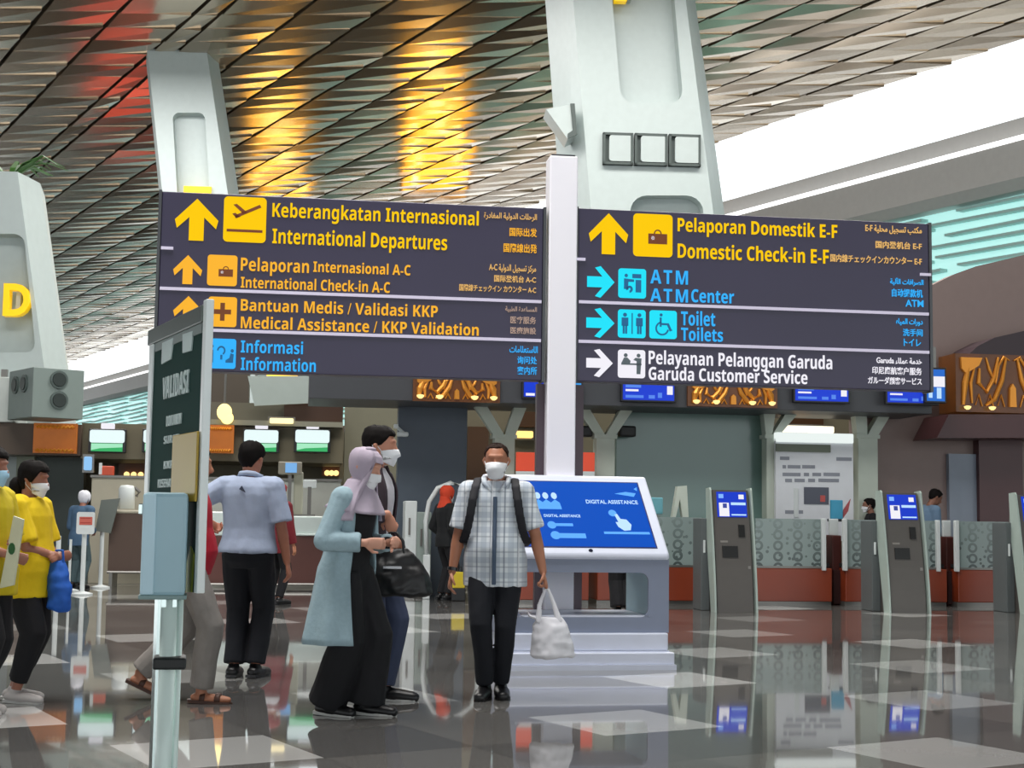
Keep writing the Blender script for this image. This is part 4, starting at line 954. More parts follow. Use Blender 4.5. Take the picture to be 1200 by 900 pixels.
# ================================================================== VALIDATION STAND (close to the camera)
pR = at(236, 450, 3.95); pL = at(182, 450, 4.45)
dv = Vector((pR.x - pL.x, pR.y - pL.y, 0)); vth = math.atan2(dv.y, dv.x); vf = Frame(236, 3.95, vth); vf.o = Vector((pL.x, pL.y, 0)); W_V = dv.length
vs = thing('validation_stand', 'tall narrow stand with a dark green VALIDASI board and white metal frame', 'stand', vf.o, vth)
WMET = mat('white_metal', '#f2fbf9', .3); GRNB = mat('dark_green_board', '#20403b', .6, spec=.05); CHR = mat('chrome', '#c4d2d0', .15, metal=.9)
z_top = vf.uv(241, 353)[1]; z_bot = vf.uv(228, 694)[1]
u_r = vf.uv(234, 450)[0]; w_p = vf.uv(246, 450)[0] - u_r
W_V = vf.uv(243, 450)[0]; u_l = vf.uv(177, 450)[0]; us = u_l + .05; u_r = W_V - .033
b = MB(); b.box(u_r, W_V, -.010, .012, z_bot, z_top, .003); b.build('frame_upright', WMET, vs)
b = MB(); b.box(u_l, us, -.010, .012, z_bot, z_top - .012, .003); b.build('frame_upright', WMET, vs)
b = MB(); b.box(u_l - .01, u_r, -.014, .014, z_top - .06, z_top - .012, .003); b.build('top_rail', mat('dark_rail', '#5d6661', .3, metal=.4), vs)
b = MB(); b.box(us, u_r, -.004, .008, z_bot, z_top - .06); gb = b.build('board', GRNB, vs)
LW = mat('board_white', '#c9dad8', .45)
zp = lambda px, py: vf.uv(px, py)[1]
b = MB(); b.box(us + .02, u_r - .02, -.007, -.004, zp(210, 402), zp(210, 385)); b.build('header_strip', mat('board_header', '#7e8b88', .4), gb)
ub = lambda k: us + (u_r - us) * k
def vtext(s, x0, x1, y0, y1, bold=.012):
    xm = (x0 + x1) / 2; return letter('lettering', s, vf.uv(x0, y0)[0], vf.uv(x1, y0)[0], zp(xm, y1), zp(xm, y0), -.005, LW, gb, bold)
def vpoly(pts, m, name): 
    b = MB(); b.prism([vf.uv(*p) for p in pts], -.008, -.004); return b.build(name, m, gb)
vpoly(((193, 402), (206, 396), (203, 421), (192, 427)), LW, 'pale_block')
vpoly(((217, 392), (229, 388), (227, 411), (217, 414)), LW, 'pale_block')
vtext('VALIDASI', 194, 224, 438, 464, .03)
vtext('DOKUMEN', 198, 215, 486, 498); vtext('SURAT', 195, 212, 510, 519); vtext('KKP', 195, 206, 540, 549); vtext('KESEHATAN', 188, 212, 561, 571)
q0, q1 = vf.uv(209, 550)[0], W_V - .015
b = MB(); b.box(q0, q1, -.02, -.013, zp(220, 588), zp(220, 509), .002); b.build('yellow_reflection', mat('yellow_reflection', '#b3962a', .4), vs)  # yellow reflection on the board, put in as a coloured plate
vpoly(((221, 694), (227, 694), (230, 650), (226, 640), (222, 660)), mat('leaf_green', '#8c9a34', .5), 'leaf_print')
# dispenser box facing the camera, its pole and foot
bf = Frame(195, 3.88, R(12)); POLEM = mat('satin_pole', '#e2f5f0', .2)
dz = floor_at(195, 700)
a, z0, c, z1 = bf.rect(166, 577, 219, 699, 0)
dsp = thing('sanitizer_stand', 'pale blue dispenser box on a chrome pole by the validation board', 'dispenser', bf.o, bf.th)
b = MB(); b.box(a, c, -.005, .11, z0, z1, .012); b.build('dispenser_box', mat('dispenser_blue', '#a3c6d3', .35), dsp)
b = MB(); b.box(a + .0, a + .035, -.012, .0, z0 + .005, z1 - .005, .004); b.build('box_side_band', mat('dispenser_pale', '#bfe0ee', .3), dsp)
b = MB(); b.box(a - .004, c + .004, -.008, .112, z0 - .008, z0 + .004, .003); b.build('box_base', mat('dispenser_grey', '#7f9a9a', .4), dsp)
b = MB(); b.box(a - .012, a, .02, .05, z1 - .06, z1 - .03, .003); b.build('hinge', CHR, dsp)
q1 = bf.uv(195, 800, .05)[0]; q2 = bf.uv(212, 800, .05)[0]
b = MB(); b.tube([(q1 - .003, .05, .015), (q1 + .001, .05, z0)], .022, 20); b.build('pole', POLEM, dsp, True)
b = MB(); b.tube([(q2 - .012, .06, .015), (q2 - .008, .06, z0)], .0085, 14); b.build('thin_rod', POLEM, dsp, True)
zb3 = bf.uv(200, 778, .0)[1]
b = MB(); b.box(q1 - .036, q2 + .012, .0, .1, zb3 - .016, zb3 + .016, .006); b.build('clamp_band', mat('black_band', '#15191a', .5), dsp)
b = MB(); b.box(q1 - .25, q1 + .3, -.2, .35, 0, .018, .004); b.build('foot_plate', CHR, dsp)
b = MB(); b.box(q1 - .02, q1 + .02, .03, .07, z0 - .03, z0); b.build('pump_spout', CHR, dsp)
b = MB(); b.box(u_l + .2, u_l + .24, -.01, .05, .015, z_bot + .05); b.build('stand_leg', CHR, vs)
b = MB(); b.box(u_l + .05, u_l + .4, -.12, .16, 0, .015); b.build('stand_foot', CHR, vs)

# ================================================================== PEOPLE
def loft(bm, secs, n=18):
    """secs: (centre, rx, ry, ax, ay); closed solid"""
    rings = []
    for c, rx, ry, ax, ay in secs:
        c = Vector(c); rings.append([bm.verts.new(c + ax * rx * math.cos(k*math.tau/n) + ay * ry * math.sin(k*math.tau/n)) for k in range(n)])
    for i in range(len(rings)-1):
        for k in range(n): bm.faces.new([rings[i][k], rings[i][(k+1)%n], rings[i+1][(k+1)%n], rings[i+1][k]])
    bm.faces.new(rings[0][::-1]); bm.faces.new(rings[-1])
def limb(bm, pts, rad, flat=1.0, side=None, n=12, round_=True):
    """tapered limb along pts with rounded ends; flat squeezes it along the side normal"""
    pts = [Vector(p) for p in pts]; rad = list(rad)
    P, Q = [], []
    # resample for smoothness
    for i in range(len(pts) - 1):
        m = 5
        for k in range(m):
            t = k / m; P.append(pts[i].lerp(pts[i+1], t)); Q.append(rad[i] + (rad[i+1] - rad[i]) * t)
    P.append(pts[-1]); Q.append(rad[-1])
    secs = []
    L = len(P)
    def ax(i):
        t = (P[min(i+1, L-1)] - P[max(i-1, 0)]).normalized()
        s = Vector(side) if side is not None else (Vector((0, 1, 0)) if abs(t.y) < .9 else Vector((1, 0, 0)))
        a = (s - t * s.dot(t)).normalized(); return t, a, t.cross(a)
    t0, a0, b0 = ax(0)
    if round_:
        for f, g in ((.85, .5), (.5, .85)): secs.append((P[0] - t0 * Q[0] * f, Q[0] * g, Q[0] * g * flat, a0, b0))
    for i in range(L):
        t, a, b_ = ax(i); secs.append((P[i], Q[i], Q[i] * flat, a, b_))
    if round_:
        for f, g in ((.5, .85), (.85, .5)): secs.append((P[-1] + t * Q[-1] * f, Q[-1] * g, Q[-1] * g * flat, a, b_))
    loft(bm, secs, n)
def bulb(bm, c, r):
    b = bmesh.new(); bmesh.ops.create_icosphere(b, subdivisions=2, radius=r, matrix=Matrix.Translation(Vector(c)))
    m_ = bpy.data.meshes.new('t'); b.to_mesh(m_); b.free(); bm.from_mesh(m_); bpy.data.meshes.remove(m_)
def ik(a, c, l1, l2, hint):
    a, c = Vector(a), Vector(c); d = c - a; L = min(d.length, (l1 + l2) * .999); dn = d.normalized()
    x = (l1*l1 - l2*l2 + L*L) / (2*L); h = math.sqrt(max(0, l1*l1 - x*x)); hv = Vector(hint); hv = (hv - dn * hv.dot(dn)).normalized()
    return a + dn * x + hv * h, a + dn * L
def remeshed(name, bm, voxel, mats, parent, smooth=2, wrinkle=0.0, wscale=7.0, pick=None, stretch=(1, 1, .45)):
    bmesh.ops.recalc_face_normals(bm, faces=bm.faces)
    me = bpy.data.meshes.new('t'); bm.to_mesh(me); bm.free()
    o = bpy.data.objects.new('t', me); COL.objects.link(o)
    md = o.modifiers.new('r', 'REMESH'); md.mode = 'VOXEL'; md.voxel_size = voxel
    bpy.context.view_layer.update(); me2 = bpy.data.meshes.new_from_object(o.evaluated_get(bpy.context.evaluated_depsgraph_get()))
    bpy.data.objects.remove(o); bpy.data.meshes.remove(me); me2.name = name
    b = bmesh.new(); b.from_mesh(me2)
    for _ in range(smooth): bmesh.ops.smooth_vert(b, verts=b.verts, factor=.5, use_axis_x=True, use_axis_y=True, use_axis_z=True)
    if wrinkle:
        b.normal_update(); seed = Vector((random.uniform(0, 50), 0, 0))
        for v in b.verts:
            p = Vector((v.co.x * stretch[0], v.co.y * stretch[1], v.co.z * stretch[2])) * wscale + seed
            v.co += v.normal * wrinkle * (noise.noise(p) + .5 * noise.noise(p * 2.3))
    b.to_mesh(me2); b.free()
    for p in me2.polygons:
        p.use_smooth = True
        if pick: p.material_index = pick(p.center)
    me2.materials.clear()
    return link(name, me2, mats, parent)
def sheet(name, rows, thick, m, parent, closed_u=False):
    """cloth like sheet: rows of points, given thickness"""
    b = bmesh.new(); V = [[b.verts.new(p) for p in r] for r in rows]; n = len(rows[0])
    for j in range(len(V) - 1):
        for i in range(n if closed_u else n - 1):
            try: b.faces.new([V[j][i], V[j][(i+1) % n], V[j+1][(i+1) % n], V[j+1][i]])
            except ValueError: pass
    bmesh.ops.recalc_face_normals(b, faces=b.faces)
    b.normal_update()
    fs = list(b.faces); vs_ = list(b.verts); be = [e for e in b.edges if len(e.link_faces) == 1]
    tw = {v: b.verts.new(v.co - v.normal * thick) for v in vs_}
    for f in fs: b.faces.new([tw[v] for v in reversed(f.verts)])
    for e in be:
        try: b.faces.new((e.verts[0], e.verts[1], tw[e.verts[1]], tw[e.verts[0]]))
        except ValueError: pass
    bmesh.ops.recalc_face_normals(b, faces=b.faces)
    me = bpy.data.meshes.new(name); b.to_mesh(me); b.free()
    for p in me.polygons: p.use_smooth = True
    return link(name, me, m, parent)

HEAD = [(-.115, .040, .022, .020), (-.105, .032, .045, .036), (-.085, .020, .066, .051), (-.055, .008, .083, .063), (-.02, .002, .092, .071), (.02, -.003, .098, .076), (.055, -.006, .097, .076), (.085, -.009, .080, .064), (.103, -.011, .050, .041), (.112, -.012, .016, .014)]
def head_at(z):
    if z <= HEAD[0][0]: return HEAD[0][1:]
    for i in range(len(HEAD) - 1):
        if HEAD[i][0] <= z <= HEAD[i+1][0]:
            t = (z - HEAD[i][0]) / (HEAD[i+1][0] - HEAD[i][0]); t2 = t
            return tuple(HEAD[i][k] + (HEAD[i+1][k] - HEAD[i][k]) * t2 for k in (1, 2, 3))
    return HEAD[-1][1:]
def head_pt(az, z, off=0.0):
    xc, rx, ry = head_at(z); return Vector((xc + (rx + off) * math.cos(az), (ry + off) * math.sin(az), z))
SKIN = {}
def skin(hexc):
    c = [int(hexc[i:i+2], 16) for i in (1, 3, 5)]; hexc = '#%02x%02x%02x' % tuple(min(255, int(v * 1.18 + 14)) for v in c)
    return mat('skin_' + hexc[1:], hexc, .5, vary=.05, scale=14)
EYE = mat('eye_dark', '#211915', .3)
TORSO = [(.80, -.005, .095, .140), (.87, -.01, .115, .168), (.93, -.008, .115, .168), (1.0, .0, .105, .155), (1.08, .0, .10, .148), (1.16, .0, .105, .155), (1.25, .0, .115, .168), (1.32, -.005, .115, .175), (1.38, -.012, .10, .168), (1.42, -.015, .08, .125), (1.45, -.012, .062, .075)]

def person(label, px, py, phi, H=1.68, lean=0.0, build=1.0, belly=0.0, head=(0, 0), feet=((0, .09), (0, -.09)), lift=(0, 0), hands=((.02, .24, .78), (.02, -.24, .78)),
           curl=(.35, .35), hint=((-1, .4, -.2), (-1, -.4, -.2)), palm=((0, -1, 0), (0, 1, 0)), fingers_dir=(None, None), skinc='#9a6647', voxel=.0065, group=None, depth=None, roll=0.0):
    """a standing person; +x is the way they face, +y their own left. Returns a dict of anchors to dress them with."""
    p = floor_at(px, py)
    s = H / 1.70
    t = thing('person', label, 'person', (p.x, p.y, 0), R(phi), group); t.scale = (s, s, s)
    def sh(v):                                  # lean from the hips
        v = Vector(v); k = max(0, v.z - .9); v.x += math.tan(R(lean)) * k; v.y += math.tan(R(roll)) * k; return v
    bm = bmesh.new(); X, Y, Z = Vector((1, 0, 0)), Vector((0, 1, 0)), Vector((0, 0, 1))
    loft(bm, [(sh((xc + belly * math.exp(-((z - 1.02) / .12) ** 2) * .5, 0, z)), rx + belly * math.exp(-((z - 1.02) / .12) ** 2) * .5, ry * build, X, Y) for z, xc, rx, ry in TORSO])
    hc = sh((.015, 0, 1.585)) + Vector((.02 * math.sin(R(lean)), 0, 0)); yaw, pitch = R(head[0]), R(head[1])
    HM = Matrix.Translation(hc + Vector((0, 0, -.07))) @ Matrix.Rotation(yaw, 4, 'Z') @ Matrix.Rotation(pitch, 4, 'Y') @ Matrix.Translation((0, 0, .07))
    limb(bm, [sh((-.02, 0, 1.38)), sh((-.005, 0, 1.45)), HM @ Vector((-.015, 0, -.06))], [.062, .056, .055])
    hb = bmesh.new(); loft(hb, [(Vector((xc, 0, z)), rx, ry, X, Y) for z, xc, rx, ry in HEAD], 24)
    limb(hb, [(.088, 0, .028), (.104, 0, -.008), (.116, 0, -.03), (.098, 0, -.042)], [.011, .012, .016, .012], n=8)        # nose
    limb(hb, [(.088, .018, -.066), (.092, 0, -.066), (.088, -.018, -.066)], [.008, .011, .008], n=8)                        # lips
    limb(hb, [(.083, .04, .036), (.093, 0, .034), (.083, -.04, .036)], [.012, .014, .012], n=8)                             # brow ridge
    for sy in (1, -1): limb(hb, [(-.005, sy * .072, .025), (-.012, sy * .084, .0), (-.002, sy * .076, -.028)], [.012, .015, .009], n=8)
    bmesh.ops.transform(hb, matrix=HM, verts=hb.verts)
    m_ = bpy.data.meshes.new('t'); hb.to_mesh(m_); hb.free(); bm.from_mesh(m_); bpy.data.meshes.remove(m_)
    A = dict(t=t, HM=HM, sh=sh, lean=lean, build=build, belly=belly, s=s, legs=[], arms=[], phi=phi)
    for i, sy in ((0, 1), (1, -1)):
        fx, fy = feet[i]; hip = Vector((0, sy * .088 * build, .90)); ank = Vector((fx - .02, fy, .085 + lift[i]))
        knee, ank = ik(hip, ank, .425, .425, (1, sy * .08, 0))
        limb(bm, [hip, hip.lerp(knee, .5), knee], [.083, .072, .054]); limb(bm, [knee, knee.lerp(ank, .35), ank], [.052, .053, .036])
        pit = min(.9, lift[i] * 5); fd = Vector((math.cos(pit), 0, -math.sin(pit)))
        heel = ank + Vector((-.035 * math.cos(pit), 0, -.045)); toe = heel + fd * .215 + Vector((0, sy * .025, 0))
        if not lift[i]: heel.z = .038; toe.z = .026
        limb(bm, [heel, heel.lerp(toe, .55), toe], [.036, .042, .028], .8, (0, 1, 0)); limb(bm, [ank, heel.lerp(toe, .25)], [.037, .038])
        A['legs'].append((hip, knee, ank, heel, toe))
        shd = sh((-.012, sy * .172 * build, 1.375)); wr = sh(hands[i]) if False else Vector(hands[i])
        elb, wr = ik(shd, wr, .295, .255, hint[i])
        limb(bm, [shd, shd.lerp(elb, .45), elb], [.056, .05, .041]); limb(bm, [elb, elb.lerp(wr, .3), wr], [.041, .043, .027], .9)
        d = (Vector(fingers_dir[i]) if fingers_dir[i] else (wr - elb)).normalized(); n = Vector(palm[i]); n = (n - d * n.dot(d)).normalized(); ts = d.cross(n).normalized() * (1 if i == 0 else -1)
        if fingers_dir[i] is None and ts.x < 0 and abs(ts.x) > .5: ts = -ts
        limb(bm, [wr, wr + d * .045, wr + d * .085], [.027, .038, .040], .38, ts, 12)
        cu = curl[i]
        for k, (off, ln) in enumerate(((.030, .072), (.010, .080), (-.010, .075), (-.029, .060))):
            q = wr + d * .085 + ts * off; dd = d.copy(); pts = [q]
            for f in (.45, .32, .23):
                dd = (Matrix.Rotation(cu, 3, d.cross(n)) @ dd) if True else dd
                dd.normalize(); q = q + dd * ln * f; pts.append(q)
            limb(bm, pts, [.0095, .009, .0085, .0075], n=8)
        tb = wr + d * .025 + ts * .028; td = (d * .6 + ts * .55 + n * .35).normalized(); td2 = (d * .85 + ts * .1 + n * (.35 + cu * .4)).normalized()
        limb(bm, [tb, tb + td * .045, tb + td * .045 + td2 * .035], [.013, .011, .009], n=8)
        A['arms'].append((shd, elb, wr, d, n, ts))
    HI = HM.inverted()
    def pick(c):
        q = HI @ c
        if q.x > .06 and abs(q.z - .012) < .010 and .018 < abs(q.y) < .046: return 1
        if q.x > .055 and abs(q.z - .038) < .007 and .014 < abs(q.y) < .052: return 1
        return 0
    remeshed('body', bm, voxel, [skin(skinc), EYE], t, smooth=1, pick=pick)
    return A
def shirt(A, m, hem, sleeve, off=.016, name='shirt', collar=1.455, wr=.006, voxel=.009, slack=0.0, cuff=None, hem_out=0.0):
    bm = bmesh.new(); X, Y, sh = Vector((1, 0, 0)), Vector((0, 1, 0)), A['sh']; be = A['belly']
    zs = [z for z in [hem] + [q[0] for q in TORSO] if hem <= z <= collar]
    def sec(z):
        for i in range(len(TORSO) - 1):
            if TORSO[i][0] <= z <= TORSO[i+1][0]:
                t = (z - TORSO[i][0]) / (TORSO[i+1][0] - TORSO[i][0]); return [TORSO[i][k] + (TORSO[i+1][k] - TORSO[i][k]) * t for k in (1, 2, 3)]
        return list(TORSO[0][1:]) if z < TORSO[0][0] else list(TORSO[-1][1:])
    S = []
    for z in sorted(set(zs)):
        xc, rx, ry = sec(max(z, .87)); g = be * math.exp(-((z - 1.02) / .12) ** 2) * .5
        low = max(0, min(1, (1.25 - z) / .3)); ex = off + slack * low + hem_out * max(0, (1.0 - z))
        S.append((sh((xc + g, 0, z)), rx + g + ex, ry * A['build'] + ex, X, Y))
    loft(bm, S, 28)
    for shd, elb, w, d, n, ts in A['arms']:
        inn = shd + (Vector((0, 0, 1.36)) - Vector((0, shd.y * 0, shd.z))).normalized() * 0; inn = Vector((shd.x, shd.y * .55, shd.z + .005))
        if sleeve != 'none': bulb(bm, shd, .064 + off)
        if sleeve == 'short': limb(bm, [inn, shd, shd.lerp(elb, .5), shd.lerp(elb, .88)], [.062 + off, .06 + off, .055 + off * 1.2, .056 + off * 1.35], round_=False)
        elif sleeve == 'long': limb(bm, [inn, shd, shd.lerp(elb, .5), elb], [.062 + off, .06 + off, .052 + off, .046 + off]); limb(bm, [elb, elb.lerp(w, .5), elb.lerp(w, .93)], [.046 + off, .043 + off, .034 + off], round_=False)
    return remeshed(name, bm, voxel, m, A['t'], 2, wr, 8.0)
def trousers(A, m, top=.98, hem=.10, r=(.098, .078, .062), name='trousers', wr=.006, voxel=.009):
    bm = bmesh.new(); X, Y, sh = Vector((1, 0, 0)), Vector((0, 1, 0)), A['sh']
    loft(bm, [(sh((-.006, 0, z)), rx + .012, ry * A['build'] + .012, X, Y) for z, rx, ry in ((.79, .085, .125), (.84, .108, .155), (.9, .115, .165), (.95, .112, .162), (top, .107, .155))], 24)
    for hip, knee, ank, heel, toe in A['legs']:
        e = ank + (knee - ank).normalized() * (hem - .085)
        limb(bm, [hip, hip.lerp(knee, .5), knee, knee.lerp(e, .5), e], [r[0], (r[0] + r[1]) / 2 + .004, r[1], (r[1] + r[2]) / 2, r[2]], 1.0, (0, 1, 0), round_=False)
    return remeshed(name, bm, voxel, m, A['t'], 2, wr, 9.0)
def shoes(A, m, sole=None, puff=.012, name='shoe', open_=False):
    for hip, knee, ank, heel, toe in A['legs']:
        bm = bmesh.new(); d = (toe - heel)
        if not open_:
            limb(bm, [heel + Vector((0, 0, .004)), heel.lerp(toe, .5) + Vector((0, 0, .004)), toe], [.038 + puff, .044 + puff, .032 + puff], .82, (0, 1, 0)); limb(bm, [ank + Vector((0, 0, -.01)), heel.lerp(toe, .22)], [.045, .046])
        else:
            for f in (.25, .72): limb(bm, [heel.lerp(toe, f) - d * .09, heel.lerp(toe, f) + d * .09], [.05, .049], .84, (0, 1, 0), round_=False)
        sh_ = remeshed(name, bm, .008, m, A['t'], 1)
        sb = MB(); u = d.normalized(); sd = Vector((0, 1, 0)); n = u.cross(sd)
        pl = [(-.055, 0), (-.045, .04), (.05, .05), (.16, .054), (.235, .035), (.255, 0), (.235, -.035), (.16, -.05), (.05, -.045), (-.045, -.04)]
        zoff = -.036
        lo = [sb.bm.verts.new(heel + u * x + sd * y + n * zoff * -1 * (-1)) for x, y in pl]; hi = [sb.bm.verts.new(heel + u * x + sd * y + n * (zoff + .022)) for x, y in pl]
        if n.z < 0:
            for v_ in lo: v_.co = v_.co - n * 2 * zoff * 0
        sb.bm.faces.new(lo); sb.bm.faces.new(hi[::-1])
        for i in range(len(pl)): sb.bm.faces.new((lo[i], hi[i], hi[(i+1) % len(pl)], lo[(i+1) % len(pl)]))
        for v_ in sb.bm.verts: v_.co.z = max(v_.co.z, .001) if heel.z < .06 else v_.co.z
        sb.build('sole', sole or m, sh_)
def hair(A, m, front=.07, side=.0, back=-.06, off=.013, name='hair', rough=.006, bun=None):
    rows = []; HM = A['HM']; N = 44; M_ = 12
    def low(az):
        a = abs((az + math.pi) % math.tau - math.pi)
        if a < .75: return front
        if a < 1.35: return front + (side - front) * (a - .75) / .6
        if a < 2.0: return side + (.02 - side) * math.sin((a - 1.35) / .65 * math.pi) * .6 + (back - side) * (a - 1.35) / .65 * .4
        return side + (back - side) * min(1, .4 + (a - 2.0) / .8)
    for j in range(M_ + 1):
        r = []
        for i in range(N):
            az = i / N * math.tau; z0 = low(az); z = z0 + (.1118 - z0) * (j / M_) ** .8
            o = off * (1.0 if j > 0 else .35) + rough * noise.noise(Vector((math.cos(az) * 6, math.sin(az) * 6, z * 40)))
            p = head_pt(az, z, o); p.z += o * max(0, (z - .03) / .08) * 1.2; r.append(HM @ p)
        rows.append(r)
    o = sheet(name, rows, .008, m, A['t'], True)
    b = MB(); b.ball(HM @ Vector((-.012, 0, .110 + off * .6)), .042, .036, .010, 2); b.build('crown_hair', m, o, True)
    if bun:
        b = MB(); b.ball(HM @ Vector(bun[0]), *bun[1], 2); b.build('gathered_hair', m, o, True)
    return o
def mask(A, m, beak=.014, top=-.012, bottom=-.122, name='face_mask'):
    HM = A['HM']; rows = []
    for j in range(9):
        z = bottom + (top - bottom) * j / 8; v = j / 8; r = []
        for i in range(17):
            k = i / 16 * 2 - 1; az = k * R(78)
            bulge = beak * math.cos(k * math.pi / 2) ** 1.2 * (math.sin(math.pi * min(1, max(0, .12 + v * .86)))) + .005
            zz = z - (.0 if v > .5 else 0) + (abs(k) ** 1.6) * (.028 if v < .5 else -.022) * (1 - abs(v - .5) * .2)
            zc = max(zz, -.085); p = head_pt(az, zc, bulge); p.z = zz
            if v > .6: p.x += .022 * math.exp(-(k * 4) ** 2)
            r.append(HM @ p)
        rows.append(r)
    o = sheet(name, rows, .003, m, A['t'])
    for s in (1, -1):
        pts = [head_pt(s * R(76), -.03, .004), head_pt(s * R(92), .004, .008), head_pt(s * R(106), .0, .012), head_pt(s * R(100), -.04, .010), head_pt(s * R(78), -.085, .004)]
        b = MB(); b.tube([HM @ q for q in pts], .0025, 6); b.build('ear_loop', m, o)
    return o
def plaid():
    m = bpy.data.materials.new('plaid_shirt'); m.use_nodes = True; nt = m.node_tree; b = nt.nodes['Principled BSDF']
    tc = nt.nodes.new('ShaderNodeTexCoord'); sp = nt.nodes.new('ShaderNodeSeparateXYZ'); nt.links.new(tc.outputs['Object'], sp.inputs[0])
    def band(src, f, w, ph=0.0):
        q = node_math(nt, 'FRACT', node_math(nt, 'ADD', node_math(nt, 'MULTIPLY', src, f), ph + 10)); return node_math(nt, 'LESS_THAN', q, w)
    y, z = sp.outputs[1], sp.outputs[2]
    c = mixcol(nt, node_math(nt, 'MULTIPLY', band(y, 11, .42), .38), '#ebf1f6', '#98a8bb')
    c = mixcol(nt, node_math(nt, 'MULTIPLY', band(z, 10, .4), .38), c, '#94a4b8')
    c = mixcol(nt, node_math(nt, 'MULTIPLY', band(y, 11, .12, .35), .6), c, '#53637c'); c = mixcol(nt, node_math(nt, 'MULTIPLY', band(z, 10, .1, .3), .35), c, '#5b6b84')
    c = mixcol(nt, node_math(nt, 'MULTIPLY', band(y, 5.5, .06, .15), .6), c, '#f2f5f8')
    nt.links.new(c, b.inputs['Base Color']); b.inputs['Roughness'].default_value = .8; return m
def fabric(name, h, r=.85, v=.12, s=22): return mat(name, h, r, vary=v, scale=s, bump=.25)
BLK = fabric('black_cloth', '#121217'); NAVY = fabric('navy_cloth', '#10131c'); MASKW = mat('mask_white', '#eef0f4', .7); HAIRB = mat('black_hair', '#120e0d', .75, vary=.4, scale=60, spec=.15); HAIRR = mat('brown_black_hair', '#2a1a14', .75, vary=.4, scale=60, spec=.15)
SHOEB = mat('black_shoe', '#101013', .4); SOLEW = mat('pale_sole', '#c9c9c6', .6); LEATH = mat('brown_sandal', '#4a2c20', .5)
YEL = fabric('yellow_tshirt', '#e6c50e', v=.06); PLAID = plaid()

# 1 the man in checks, walking towards the camera
A = person('man in a blue checked shirt and white mask walking with a white carrier bag', 578, 818, -92, 1.69, lean=1, build=1.07, belly=.045, head=(-2, 6), feet=((-.05, .045), (.04, -.055)),
           hands=((.05, .335, .80), (.03, -.30, .77)), hint=((-.7, .8, -.1), (-.7, -.8, -.1)), curl=(1.15, .4), skinc='#8f5c43')
MAN1 = A
trousers(A, NAVY, r=(.098, .074, .06)); shirt(A, PLAID, .74, 'short', .018, slack=.02, wr=.008); shoes(A, SHOEB)
hair(A, HAIRR, front=.088, side=.03, back=-.05, off=.006); mask(A, MASKW, beak=.042, top=0.0)
b = MB(); sh = A['sh']                                   # open collar, placket, watch
cb = [sh((.10, .02, 1.37)), sh((.075, .075, 1.43)), sh((.0, .085, 1.465)), sh((-.06, .05, 1.475)), sh((-.07, 0, 1.48)), sh((-.06, -.05, 1.475)), sh((.0, -.085, 1.465)), sh((.075, -.075, 1.43)), sh((.10, -.02, 1.37))]
b.tube(cb, [.012, .02, .02, .018, .018, .018, .02, .02, .012], 8); b.build('collar', PLAID, A['t'], True)
b = MB(); b.tube([sh((.138, 0, 1.34)), sh((.15, 0, 1.2)), sh((.185, 0, 1.05)), sh((.19, 0, .98)), sh((.172, 0, .76))], .014, 6); b.build('placket', mat('placket_blue', '#4c5c72', .8), A['t'])
for i, (shd, elb, w, d, n, ts) in enumerate(A['arms']):
    if i == 1: b = MB(); b.tube([elb.lerp(w, .88), elb.lerp(w, .97)], .036, 14); b.build('wrist_watch', mat('watch_black', '#17171a', .3), A['t'])
# backpack of the man in checks (only the straps and its edge show)
t = thing('backpack', 'black backpack worn by the man in the checked shirt', 'backpack', A['t'].location, A['t'].rotation_euler.z); t.scale = A['t'].scale
STR = mat('black_strap', '#17171f', .7)
b = MB(); b.box(-.32, -.165, -.15, .15, .98, 1.42, .05); b.build('pack', STR, t)
b = MB(); b.box(-.36, -.32, -.11, .11, 1.0, 1.22, .015); b.build('front_pocket', STR, t)
for s in (1, -1):
    bm = bmesh.new(); pts = [sh((-.17, s * .10, 1.38)), sh((-.08, s * .115, 1.462)), sh((.02, s * .125, 1.458)), sh((.095, s * .135, 1.405)), sh((.135, s * .15, 1.32)), sh((.142, s * .165, 1.22)), sh((.125, s * .185, 1.12)), sh((.05, s * .215, 1.04)), sh((-.08, s * .20, 1.02)), sh((-.18, s * .12, 1.05))]
    limb(bm, pts, [.032] * len(pts), .38, (0, 1, 0)); remeshed('strap', bm, .009, STR, t, 1)
# his carrier bag
shd, elb, w, d, n, ts = A['arms'][0]
M3 = A['t'].matrix_basis
grip = M3 @ (w + d * .115)
t = thing('carrier_bag', 'white plastic carrier bag in the hand of the man in checks', 'bag', (grip.x, grip.y, 0), R(-2))
PLB = mat('white_plastic_film', '#e9e8ee', .4, vary=.03, bump=.3, scale=9)
gz = grip.z; bm = bmesh.new(); X, Y = Vector((1, 0, 0)), Vector((0, 1, 0))
loft(bm, [(Vector((.045, 0, gz - .455)), .125, .07, X, Y), (Vector((.045, 0, gz - .44)), .15, .085, X, Y), (Vector((.04, 0, gz - .35)), .145, .085, X, Y), (Vector((.03, 0, gz - .25)), .115, .06, X, Y), (Vector((.02, 0, gz - .185)), .085, .035, X, Y)], 24)
bo = remeshed('bag_body', bm, .008, PLB, t, 1, .016, 9.0, stretch=(1, 1, 1))
for s in (-.012, .012):
    bm = bmesh.new(); limb(bm, [(-.05, s * 2, gz - .21), (-.045, s, gz - .11), (-.012, s * .6, gz - .01), (.01, s * .6, gz - .002), (.05, s, gz - .10), (.085, s * 2, gz - .21)], [.022, .016, .011, .011, .016, .024], .5, (1, 0, 0)); remeshed('bag_handle', bm, .006, PLB, t, 1)
bm = bmesh.new(); limb(bm, [(-.05, 0, gz - .20), (-.11, -.01, gz - .18), (-.125, -.01, gz - .15)], [.03, .02, .006], .5); remeshed('knotted_corner', bm, .007, PLB, t, 1)

